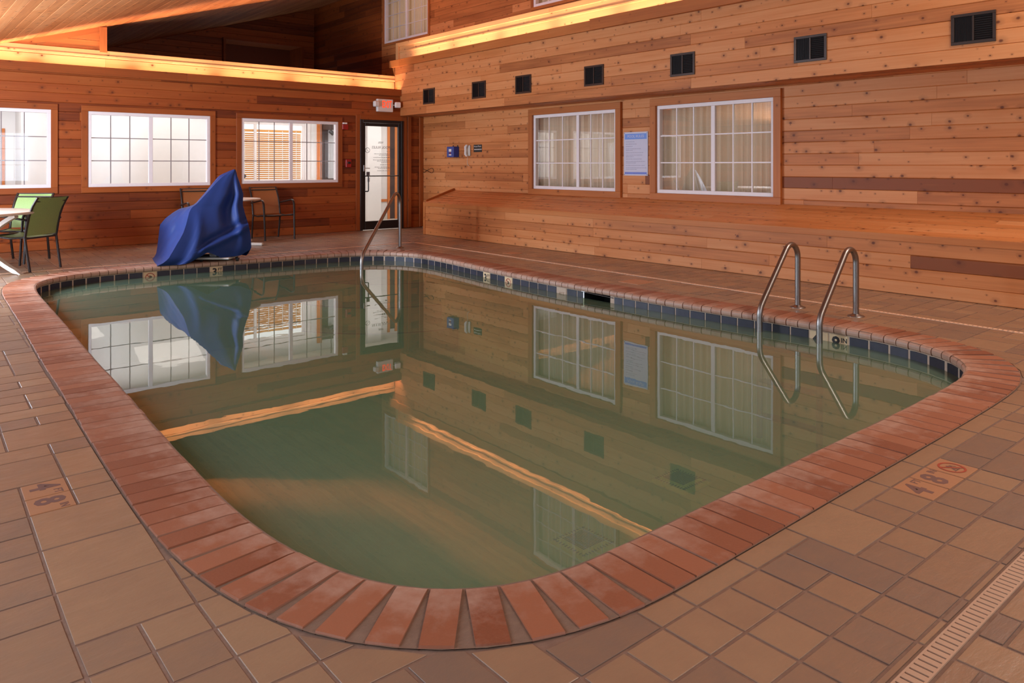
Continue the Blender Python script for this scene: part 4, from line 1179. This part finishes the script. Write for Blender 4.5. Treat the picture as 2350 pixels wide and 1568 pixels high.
HB=15.2
bw0,bw1,bz0,bz1=5.50,7.02,0.90,2.12
mb=MB()
for q in ((XL-2.5,bw0,0,2.5),(bw1,10.4,0,2.5),(bw0,bw1,0,bz0),(bw0,bw1,bz1,2.5)): mb.box(q[0],q[1],HB,HB+0.12,q[2],q[3])
tag(mb.build('wall_hall_back',M_WALLW),kind='structure')
mb=MB(); mb.box(1.83,5.2,14.52,HB,0,2.5); tag(mb.build('wall_hall_jog',M_WALLW),kind='structure')
mb=MB(); mb.box(8.42,8.77,15.02,HB,0,2.5); tag(mb.build('wall_hall_pier',M_WALLW),kind='structure')
mb=MB(); mb.box(XL-2.5,10.4,12.93,HB+0.1,2.495,2.56); tag(mb.build('ceiling_hall',M_CEILW),kind='structure')
mb=MB(); mb.box(10.4,10.45,12.9,HB+0.1,0,2.5); mb.box(XL-2.55,XL-2.5,12.9,HB+0.1,0,2.5); tag(mb.build('wall_hall_ends',M_WALLW),kind='structure')
mb=MB()
for h0,h1,z0_,z1_ in ((XL-2.5,BW[0][0]-0.02,0,2.495),(BW[0][1]+0.02,BW[1][0]-0.02,0,2.495),(BW[1][1]+0.02,BW[2][0]-0.02,0,2.495),(BW[2][1]+0.02,DOOR[0]-0.02,0,2.495),(DOOR[1]+0.02,10.4,0,2.495)):
    mb.box(h0,h1,12.90,12.93,z0_,z1_)
for h in BW: mb.box(h[0]-0.02,h[1]+0.02,12.90,12.93,0,h[2]-0.02); mb.box(h[0]-0.02,h[1]+0.02,12.90,12.93,h[3]+0.02,2.495)
mb.box(DOOR[0]-0.02,DOOR[1]+0.02,12.90,12.93,DOOR[3]+0.02,2.495)
mb.box(XL-0.04,XS,12.812,12.90,2.2,2.57)
tag(mb.build('wall_hall_front',M_WALLW),kind='structure')
mb=MB(); mb.box(XL-2.5,10.4,YB+0.02,HB,-0.03,0.0); tag(mb.build('floor_hall',M_HFLOOR),kind='structure')
mb=MB(); 
for k in range(14): mb.box(5.3+k*0.33,5.3+k*0.33+0.322,HB-0.012,HB-0.0005,0.0,0.10,bev=0.002)
tag(mb.build('baseboard_hall',M_HFLOOR),kind='structure')
mb=MB(); mb.box(8.78,9.02,HB-0.02,HB-0.0005,0.40,0.46,bev=0.003); tag(mb.build('trim_11',M_ORANGE),kind='structure')
# blind in the hall window
root=empty('window_13',((bw0+bw1)/2,HB,bz0)); tag(root,kind='structure')
mb=MB()
for q in ((bw0,bw0+0.05,bz0+0.05,bz1-0.05),(bw1-0.05,bw1,bz0+0.05,bz1-0.05),(bw0,bw1,bz1-0.05,bz1),(bw0,bw1,bz0,bz0+0.05),(5.93,5.98,bz0+0.05,bz1-0.05)): mb.box(q[0],q[1],HB+0.0,HB+0.05,q[2],q[3],bev=0.002)
for q in ((bw0-0.07,bw0,bz0-0.05,bz1+0.22),(bw1,bw1+0.12,bz0-0.05,bz1+0.22),(bw0,bw1,bz1,bz1+0.22),(bw0,bw1,bz0-0.05,bz0)): mb.box(q[0],q[1],HB-0.02,HB-0.0005,q[2],q[3],bev=0.002)
mb.build('window_frame',M_WHITEF,root)
mb=MB(); mb.face([(bw0,HB+0.115,bz0),(bw1,HB+0.115,bz0),(bw1,HB+0.115,bz1),(bw0,HB+0.115,bz1)]); mb.build('bright_pane',emit('daylight_pane',(1,0.985,0.95,1),1.6),root)
root=empty('venetian_blind',((bw0+bw1)/2,HB+0.08,bz0)); tag(root,'wooden venetian blind in the hall window beyond the right back window','blind')
mb=MB(); mb.box(bw0+0.05,bw1-0.05,HB+0.055,HB+0.10,1.92,1.97,bev=0.003); mb.build('headrail',M_BLIND,root)
mb=MB()
for k in range(23):
    M=Matrix.Translation((0,HB+0.078,0.965+k*0.0415))@Matrix.Rotation(-0.85,4,'X')
    mb.box(bw0+0.055,bw1-0.055,-0.019,0.019,-0.0015,0.0015,M=M)
mb.build('slats',M_BLIND,root)
mb=MB()
for x in (5.75,6.25,6.55,6.85): mb.box(x-0.006,x+0.006,HB+0.050,HB+0.054,0.95,1.95)
mb.build('ladder_tapes',M_WHITEP,root)
# hall door seen at an angle
root=empty('door_2',(7.55,HB,0)); tag(root,kind='structure')
mb=MB(); mb.box(7.40,7.72,HB-0.02,HB-0.0005,0.01,2.30,bev=0.002); mb.build('door_leaf',M_DOORD,root)
mb=MB(); mb.box(7.29,7.40,HB-0.03,HB-0.0005,0.0,2.36,bev=0.003); mb.build('casing',M_ORANGE,root)
mb=MB(); mb.box(7.55,7.72,HB-0.024,HB-0.02,0.95,2.05); mb.build('glass_pane',simple('grey_door_glass',lin(176,174,176),0.2),root)
root=empty('door_3',(9.18,HB,0)); tag(root,kind='structure')
mb=MB(); mb.box(9.09,9.22,HB-0.02,HB-0.0005,0.01,2.3,bev=0.002); mb.build('door_leaf',M_DOORD,root)
mb=MB(); mb.box(9.03,9.09,HB-0.03,HB-0.0005,0.0,2.36,bev=0.003); mb.box(9.22,9.31,HB-0.03,HB-0.0005,0.0,2.36,bev=0.003); mb.build('casing',M_ORANGE,root)
mb=MB(); mb.box(1.64,1.68,HB-0.03,HB-0.0005,0.0,1.85,bev=0.003); tag(mb.build('trim_12',M_ORANGE),kind='structure')
root=empty('ceiling_spotlight',(7.50,14.6,1.95)); tag(root,'small dark track spotlight seen through the right back window','spotlight')
mb=MB(); mb.tube([(7.30,14.6,1.95),(7.36,14.55,1.88)],0.04,14); mb.build('lamp_head',M_BLACKM,root)
mb=MB(); mb.tube([(7.32,14.58,1.93),(7.32,14.58,2.495)],0.008,8); mb.build('stem',M_BLACKM,root)
mb=MB(); mb.box(7.39,7.70,14.62,15.1,2.0,2.12,bev=0.005); o=mb.build('transom_panel',M_DOORD); tag(o,'dark header panel over the hall door seen through the right back window','panel')
root=empty('exercise_machine',(5.45,14.3,0)); tag(root,'grey padded machine handle seen at the sill of the right back window','exercise machine')
mb=MB(); mb.tube([(5.22,14.2,0.90),(5.36,14.2,1.05)],[0.028,0.040],14); mb.build('padded_handle',M_GREYD,root)
mb=MB(); mb.tube([(5.22,14.2,0.90),(5.05,14.2,0.45),(5.05,14.2,0.0)],0.022,10); mb.build('post',M_BLACKM,root)
mb=MB(); mb.box(4.85,5.30,14.05,14.35,0.0,0.05,bev=0.01); mb.build('foot',M_BLACKM,root)

# ------------------------------------------------------------------ exit sign, alarms, phone, signs
root=empty('exit_sign',(7.52,YB,2.27)); tag(root,'beige EXIT sign with glowing red letters and two lamp heads above the glass door','sign')
mb=MB(); mb.box(7.355,7.695,YB-0.075,YB-0.002,2.262,2.505,bev=0.008); mb.build('housing',M_WHITEP,root)
text('EXIT',0.205,M_EXITL,'lettering',root,Matrix.Translation((7.555,YB-0.0765,2.40))@Matrix.Rotation(PI/2,4,'X')@Matrix.Diagonal((0.50,0.90,1,1)),0.0006,off=0.006)
for x0_,x1_,t_ in ((7.27,7.37,0.0),(7.735,7.85,-0.25)):
    mb=MB(); M=Matrix.Translation(((x0_+x1_)/2,YB-0.075,2.405))@Matrix.Rotation(t_,4,'Z')
    h_=(x1_-x0_)/2; mb.box(-h_,h_,-0.045,0.045,-0.055,0.055,bev=0.014,M=M); mb.build('lamp_head',M_WHITEP,root)
mb=MB(); mb.tube([(7.69,YB-0.05,2.40),(7.745,YB-0.06,2.40)],0.009,8); mb.build('lamp_arm',M_WHITEP,root)
root=empty('fire_alarm_strobe',(6.69,YB,1.90)); tag(root,'dark red fire alarm horn with white strip, high on the wall beside the door','alarm')
mb=MB(); mb.box(6.635,6.75,YB-0.045,YB-0.002,1.895,1.995,bev=0.006); mb.build('housing',M_RED,root)
mb=MB(); mb.box(6.645,6.725,YB-0.055,YB-0.003,1.998,2.028,bev=0.004); mb.build('strobe_lens',M_WHITEP,root)
root=empty('fire_pull_station',(6.76,YB,1.20)); tag(root,'small red fire pull station at hand height left of the glass door','alarm')
mb=MB(); mb.box(6.705,6.815,YB-0.045,YB-0.002,1.195,1.345,bev=0.006); mb.build('housing',M_RED,root)
mb=MB(); mb.box(6.735,6.80,YB-0.053,YB-0.046,1.262,1.30,bev=0.003); mb.build('pull_bar',M_BLACKM,root)

root=empty('emergency_phone_box',(XR,11.66,1.38)); tag(root,'small blue metal box with a white label on the right cedar wall','box')
mb=MB(); mb.box(XR-0.13,XR-0.002,11.56,11.78,1.385,1.585,bev=0.006); mb.build('housing',M_BOXB,root)
for z_a,z_b in ((1.49,1.54),(1.42,1.44)):
    mb=MB(); mb.box(XR-0.1315,XR-0.1302,11.63,11.71,z_a,z_b); mb.build('white_label',M_WHITEP,root)
mb=MB(); mb.box(XR-0.1315,XR-0.1302,11.655,11.685,1.445,1.485); mb.build('red_label',M_RED,root)
for y in (11.60,11.74):
    mb=MB(); mb.box(XR-0.012,XR-0.002,y-0.012,y+0.012,1.585,1.612,bev=0.002); mb.build('mounting_tab',M_BLACKM,root)
root=empty('wall_phone',(XR,11.25,1.40)); tag(root,'white wall telephone with hanging cord on the right cedar wall','phone')
mb=MB(); mb.box(XR-0.035,XR-0.002,11.19,11.30,1.405,1.605,bev=0.010); mb.build('cradle',M_TLEG,root)
mb=MB(); mb.tube([(XR-0.055,11.245,1.41),(XR-0.085,11.245,1.44),(XR-0.088,11.245,1.50),(XR-0.085,11.245,1.57),(XR-0.055,11.245,1.60)],[0.022,0.026,0.018,0.026,0.022],12); mb.build('handset',M_WHITEP,root)
mb=MB(); pts=[]
for k in range(120):
    t=k/119; yy=11.245+0.035*math.sin(t*PI*1.0)-0.04*t; zz=1.41-0.19*math.sin(t*PI*0.5)
    pts.append((XR-0.03+0.006*math.cos(k*1.1),yy+0.004*math.sin(k*1.1),zz))
mb.tube(pts,0.0022,6); mb.build('cord',M_TLEG,root)
root=empty('phone_notice',(XR,10.98,1.47)); tag(root,'small black plaque with white lettering right of the wall telephone','sign')
mb=MB(); mb.box(XR-0.008,XR-0.002,10.86,11.10,1.475,1.61,bev=0.001); mb.build('plaque',M_BLACKM,root)
text('House Phone',0.040,M_WHITEP,'lettering',root,frame((XR-0.0088,10.98,1.578),(0,-1,0),(0,0,1)),0.0003)
mb=MB(); rl=random.Random(5); y=11.08
while y>10.89:
    l_=rl.uniform(0.012,0.03); mb.box(XR-0.0092,XR-0.0082,y-l_,y,1.515,1.532); y-=l_+0.012
mb.build('small_print',M_WHITEP,root)
root=empty('pool_rules_board',(XR,7.235,1.09)); tag(root,'white pool rules board with blue header between the two lower windows','sign')
mb=MB(); mb.box(XR-0.010,XR-0.002,7.01,7.46,1.085,1.715,bev=0.001); mb.build('board',M_SIGNW,root)
mb=MB(); mb.box(XR-0.0112,XR-0.0098,7.03,7.44,1.61,1.69); mb.build('header_band',M_SIGNB,root)
mb=MB(); mb.box(XR-0.0112,XR-0.0098,7.03,7.44,1.105,1.135); mb.build('footer_band',M_SIGNB2,root)
text('POOL RULES',0.055,M_SIGNW,'header_lettering',root,frame((XR-0.0118,7.235,1.65),(0,-1,0),(0,0,1)),0.0003)
rl=random.Random(9); z=1.575
for n_,ww in ((1,0.14),(1,0.2),(1,0.12),(2,0.26),(1,0.33),(2,0.30),(1,0.3),(2,0.35),(1,0.34),(2,0.36)):
    for k in range(n_):
        mb=MB(); y=7.42; ye=7.42-ww*(1 if k==0 else 0.5)
        while y>ye:
            l_=rl.uniform(0.012,0.035); mb.box(XR-0.0112,XR-0.0099,y-l_,y,z-0.004,z+0.004); y-=l_+0.007
        z-=0.0225; mb.build('printed_line',M_SIGNT,root)
    z-=0.012
for y in (7.025,7.445):
    for z_ in (1.70,1.10):
        mb=MB(); mb.cyl((XR-0.0125,y,z_),0.005,0.004,10,axis=0); mb.build('screw',M_BLACKM,root)
mb=MB(); pts=[]
for k in range(40):
    t=k/39; a=2*PI*t
    pts.append((XR-0.012,12.62-0.20*math.sin(PI*t)**0.7+0.02*math.cos(a), 1.13+0.045*math.sin(a)))
mb.tube([(XR-0.010,12.79,1.10),(XR-0.010,12.72,1.09)]+pts+[(XR-0.010,12.79,1.17)],0.004,8); tag(mb.build('loose_wire',M_BLACKM),'thin dark loop of loose wire on the right wall by the corner','wire')

# ------------------------------------------------------------------ sling chairs
def make_chair(msl,mfr):
    root=empty('sling_chair')
    for sx in (-1,1):
        mb=MB(); mb.tube([(sx*0.255,0.28,0.0),(sx*0.258,0.262,0.30),(sx*0.262,0.25,0.50)],0.013,8,rx=0.017); mb.build('leg',mfr,root,local=True)
        mb=MB(); mb.tube(arcpath(None,[((sx*0.262,0.25,0.50),0),((sx*0.266,0.235,0.665),0.085),((sx*0.258,-0.275,0.600),0)],8),0.013,8,rx=0.019); mb.build('armrest',mfr,root,local=True)
        mb=MB(); mb.tube([(sx*0.235,-0.30,0.0),(sx*0.238,-0.262,0.22),(sx*0.238,-0.235,0.40)],0.013,8,rx=0.016); mb.build('leg',mfr,root,local=True)
        mb=MB(); mb.tube([(sx*0.238,-0.235,0.39),(sx*0.238,-0.255,0.50),(sx*0.236,-0.285,0.64),(sx*0.234,-0.335,0.76),(sx*0.232,-0.40,0.86)],0.013,8,rx=0.017); mb.build('back_post',mfr,root,local=True)
        mb=MB(); mb.tube([(sx*0.238,-0.235,0.40),(sx*0.242,-0.05,0.385),(sx*0.245,0.14,0.405),(sx*0.246,0.26,0.415)],0.012,8,rx=0.015); mb.build('seat_rail',mfr,root,local=True)
    mb=MB(); mb.tube([(-0.25,0.25,0.405),(0.25,0.25,0.405)],0.011,8); mb.build('crossbar',mfr,root,local=True); mb=MB(); mb.tube([(-0.24,-0.235,0.385),(0.24,-0.235,0.385)],0.011,8); mb.build('crossbar',mfr,root,local=True)
    mb=MB(); mb.tube([(-0.232,-0.372,0.815),(0.232,-0.372,0.815)],0.010,8); mb.tube([(-0.232,-0.398,0.857),(0.232,-0.398,0.857)],0.006,8); mb.build('top_bar',mfr,root,local=True)
    def sling(path,th=0.004):
        mb=MB(); rows=[]
        for (y,z) in path:
            r=[]
            for k in range(13):
                t=k/12*2-1; sag=0.018*(1-t*t); r.append((t*0.228,y,z-sag))
            rows.append(r)
        mb.grid(rows); mb.grid([[(p[0],p[1]+0.0,p[2]-th) for p in r][::-1] for r in rows]); return mb
    sling([(-0.225,0.405),(-0.12,0.392),(0.0,0.388),(0.12,0.40),(0.20,0.412),(0.262,0.418)]).build('seat',msl,root,local=True)
    mb=MB(); rows=[]
    for (y,z) in ((-0.238,0.415),(-0.252,0.50),(-0.270,0.58),(-0.290,0.66),(-0.325,0.74),(-0.375,0.82),(-0.402,0.862)):
        rows.append([(t*0.226,y-0.016*(1-t*t),z-0.012*(1-t*t)*(1 if z>0.85 else 0)) for t in [k/6-1 for k in range(13)]])
    mb.grid(rows); mb.grid([[(p[0],p[1]-0.004,p[2]) for p in r][::-1] for r in rows]); mb.build('backrest',msl,root,local=True)
    return root
gch=make_chair(M_GREEN,M_BRONZE)
gch.location=(1.36,10.63,0); gch.rotation_euler=(0,0,0.7076)
tag(gch,'green mesh sling chair with its back to the camera, at the left table','chair','green sling chairs at the left table')
c=copy_tree(gch); c.location=(1.41,11.54,0); c.rotation_euler=(0,0,2.47); tag(c,'green mesh sling chair facing the camera, behind the left table near the back wall','chair')
tch=make_chair(M_TAN,M_BRONZE)
tch.location=(5.12,12.32,0); tch.rotation_euler=(0,0,PI+0.03); tag(tch,'tan mesh sling chair in full view right of the blue cover','chair','tan sling chairs along the back wall')
c=copy_tree(tch); c.location=(3.97,12.30,0); c.rotation_euler=(0,0,PI-0.05); tag(c,'tan mesh sling chair mostly hidden behind the blue cover','chair')

# tables
def legcurve(mb,c,ang,ra,rb,rc,ztop,zm,w_=0.035):
    d=Vector((math.cos(ang),math.sin(ang),0)); s=Vector((-d.y,d.x,0)); pts=[]
    for k in range(21):
        t=k/20; r=ra*(1-t)**2+2*(1-t)*t*rb+rc*t*t; z=ztop*(1-t)**2+2*(1-t)*t*zm; z=max(z,0.0) if k<20 else 0.0
        pts.append(Vector(c)+d*r+Vector((0,0,z)))
    rows=[]
    for i,p in enumerate(pts):
        t=(pts[min(i+1,20)]-pts[max(i-1,0)]).normalized(); n=s.cross(t).normalized(); th=0.022
        rows.append([p+s*w_-n*th,p+s*w_+n*th,p-s*w_+n*th,p-s*w_-n*th])
    zmin=min(q.z for q in rows[-1]); 
    rows[-1]=[Vector((q.x,q.y,0.001)) for q in rows[-1]]
    mb.grid(rows,closed_u=True,smooth=False); mb.face(rows[0]); mb.face(rows[-1][::-1])
tc=(0.60,10.66)
root=empty('round_table',(tc[0],tc[1],0)); tag(root,'large round white table with curved cream legs at the left edge','table')
mb=MB(); mb.lathe([(0.0,0.668),(0.85,0.668),(0.895,0.672),(0.91,0.685),(0.908,0.697),(0.89,0.702),(0.0,0.703)],(tc[0],tc[1],0),64); mb.build('table_top',M_TABLE,root)
for k in range(4):
    mb=MB(); legcurve(mb,(tc[0],tc[1],0),math.radians(-38+90*k),0.80,0.18,0.86,0.664,0.34); mb.build('leg',M_TLEG,root)
mb=MB(); mb.tube([(tc[0]+0.515*math.cos(a),tc[1]+0.515*math.sin(a),0.335) for a in [2*PI*k/32 for k in range(32)]],0.012,8,closed=True); mb.build('hub_ring',M_TLEG,root)
tc=(4.25,11.78)
root=empty('round_table',(tc[0],tc[1],0)); tag(root,'small round pale table half hidden behind the blue cover','table')
mb=MB(); mb.lathe([(0.0,0.688),(0.38,0.688),(0.415,0.695),(0.42,0.705),(0.415,0.718),(0.40,0.722),(0.0,0.723)],(tc[0],tc[1],0),48); mb.build('table_top',M_TABLE,root)
mb=MB(); mb.tube([(tc[0],tc[1],0.03),(tc[0],tc[1],0.69)],0.035,16); mb.build('pedestal',M_TLEG,root)
mb=MB()
for k in range(4):
    a=math.radians(38+90*k); M=Matrix.Translation((tc[0],tc[1],0))@Matrix.Rotation(a,4,'Z'); mb.box(0,0.52,-0.03,0.03,0.0015,0.045,bev=0.01,M=M)
mb.build('foot',M_TLEG,root)

# ------------------------------------------------------------------ covered pool lift
fwv=Vector((math.sin(YAW),math.cos(YAW),0)); rtv=Vector((math.cos(YAW),-math.sin(YAW),0))
CB=fwv*9.86+rtv*(-4.028)     # foot of the cover on the deck
root=empty('pool_lift_cover',(CB.x,CB.y,0)); tag(root,'royal blue fabric cover draped over a peaked pool lift on the far deck','cover')
k_=0.00566
prof=[(606,349,357,546),(600,352,368,549),(588,358,386,572),(570,361,400,580),(553,363,412,579),(536,365,421,577),(518,367,427,573),(502,380,431,568),(490,396,434,564),(481,410,438,562),(475,434,443,560),(470,447,451,559),(446,468,473,560),(420,489,496,551),(404,502,513,545),(396,518,527,543),(389,535,537,540)]
zs=[0.0,0.012]+[1.23-(p[0]-380)*0.005594 for p in prof[2:]]
def ip(z,c):
    if z<=zs[0]: return (prof[0][c]-463)*k_
    for a in range(len(zs)-1):
        if z<=zs[a+1]:
            t=(z-zs[a])/(zs[a+1]-zs[a]); return ((prof[a][c]*(1-t)+prof[a+1][c]*t)-463)*k_
    return (prof[-1][c]-463)*k_
ZT=zs[-1]
NC=64; NR=46
def hem(q,s):     # q: column parameter 0 left tip, .25 ridge, .6 right tip, 1 back to left tip
    if q<=0.25: return 0.003
    if q<=0.60:
        px=463+s/k_
        if px<452: return 0.003+0.02*max(0,(px-430)/22)
        if px<462: return 0.023+0.10*(px-452)/10
        if px<476: return 0.123-0.01*(px-462)/14
        if px<508: return 0.113-0.058*(px-476)/32
        if px<548: return 0.055+0.012*(px-508)/40
        return 0.067+0.13*min(1,(px-548)/32)
    return 0.06 if q<0.95 else 0.06*(1-(q-0.95)/0.05)+0.003
rf=random.Random(11)
rows=[]
for i in range(NR+1):
    t=i/NR; r=[]
    for j in range(NC):
        q=j/NC
        # bottom position of the column to read its hem height
        def pos(z):
            Lx,Gx,Rx=ip(z,1),ip(z,2),ip(z,3); w_=Rx-Lx; h=min(1.0,z/ZT)
            dr=0.60*(1-h)**0.8+0.02; db=-(0.42*(1-h)**0.8+0.02)
            dl=-0.14*(1-h); 
            if q<=0.25: a=q/0.25; s=Lx*(1-a)+Gx*a; d=dl*(1-a)+dr*a
            elif q<=0.60: a=(q-0.25)/0.35; s=Gx*(1-a)+Rx*a; d=dr*(1-a)+0.02*a+0.03*math.sin(PI*a)*(1-h*0.7)
            elif q<=0.80: a=(q-0.60)/0.20; s=Rx*(1-a)+(Lx*0.4+Rx*0.6)*a; d=0.02*(1-a)+db*a-0.06*math.sin(PI*a)*(1-h)
            else: a=(q-0.80)/0.20; s=(Lx*0.4+Rx*0.6)*(1-a)+Lx*a; d=db*(1-a)+dl*a-0.06*math.sin(PI*a)*(1-h)
            return s,d
        s0,_=pos(0.06); z0_=hem(q,s0); z=z0_+(ZT-z0_)*t
        s,d=pos(z); h=min(1.0,z/ZT)
        # folds that run down and outwards from the peak
        am=(1-h)**0.6*(0.2+0.8*min(1,h*6))
        am2=min(1,(1-h)*3)
        if 0.25<q<0.60:
            a=(q-0.25)/0.35
            d+=0.055*math.exp(-((a-0.22-0.25*(0.35-h))/0.05)**2)*(h<0.55)*(1-h/0.55)
            d-=0.070*math.exp(-((a-0.68-0.10*(h-0.5))/0.09)**2)*am2*math.exp(-((h-0.62)/0.28)**2)
            d+=0.060*math.exp(-((a-0.86)/0.06)**2)*am2*math.exp(-((h-0.45)/0.35)**2)
            d+=0.045*math.exp(-((h-(0.12+0.42*(a-0.35)))/0.035)**2)*(a>0.35)
            d-=0.035*math.exp(-((h-(0.19+0.42*(a-0.35)))/0.04)**2)*(a>0.35)
        if q<=0.25:
            a=q/0.25
            d+=0.040*math.sin(a*9+h*13)*am*math.sin(PI*a)+0.022*math.sin(a*21-h*24)*math.sin(PI*a)*(1-h)
        d+=0.003*math.sin(q*50+h*9)*am; 
        kk_=(9.86-d)/9.86; z2=HCAM-(HCAM-z)*kk_; z=z+(z2-z)*min(1.0,z/0.25)
        P=fwv*(9.86-d)+rtv*((-4.028+s)*kk_)+Vector((0,0,z)); r.append(P)
    rows.append(r)
mb=MB(); q1=NC//4; q2=int(NC*0.60)
mb.grid([r[0:q1+1] for r in rows]); mb.grid([r[q1:q2+1] for r in rows]); mb.grid([r[q2:]+[r[0]] for r in rows])
mb.face(rows[-1],smooth=True); o=mb.build('drape',M_BLUE,root)
# the visible foot of the lift under the hem
LB=CB-fwv*0.04+rtv*0.18
root=empty('pool_lift',(LB.x,LB.y,0)); tag(root,'white base and black casters of the lift showing under the blue cover','pool lift')
M=Matrix.Translation((LB.x,LB.y,0))@Matrix.Rotation(-YAW,4,'Z')
mb=MB(); mb.box(-0.36,0.26,-0.19,0.22,0.035,0.060,bev=0.01,M=M); mb.box(-0.05,0.05,-0.05,0.05,0.06,0.75,bev=0.01,M=M); mb.build('base_frame',M_WHITEP,root)
for (a,b) in ((-0.10,-0.16),(0.32,-0.06),(-0.33,0.16),(0.22,0.18)):
    p=M@Vector((a,b,0.022)); mb=MB(); mb.tube([p-rtv*0.014,p+rtv*0.014],0.0215,14); mb.box(-0.02,0.02,-0.016,0.016,0.016,0.034,M=Matrix.Translation((p.x,p.y,0.01))@Matrix.Rotation(-YAW,4,'Z')); mb.build('caster',M_BLACKM,root)
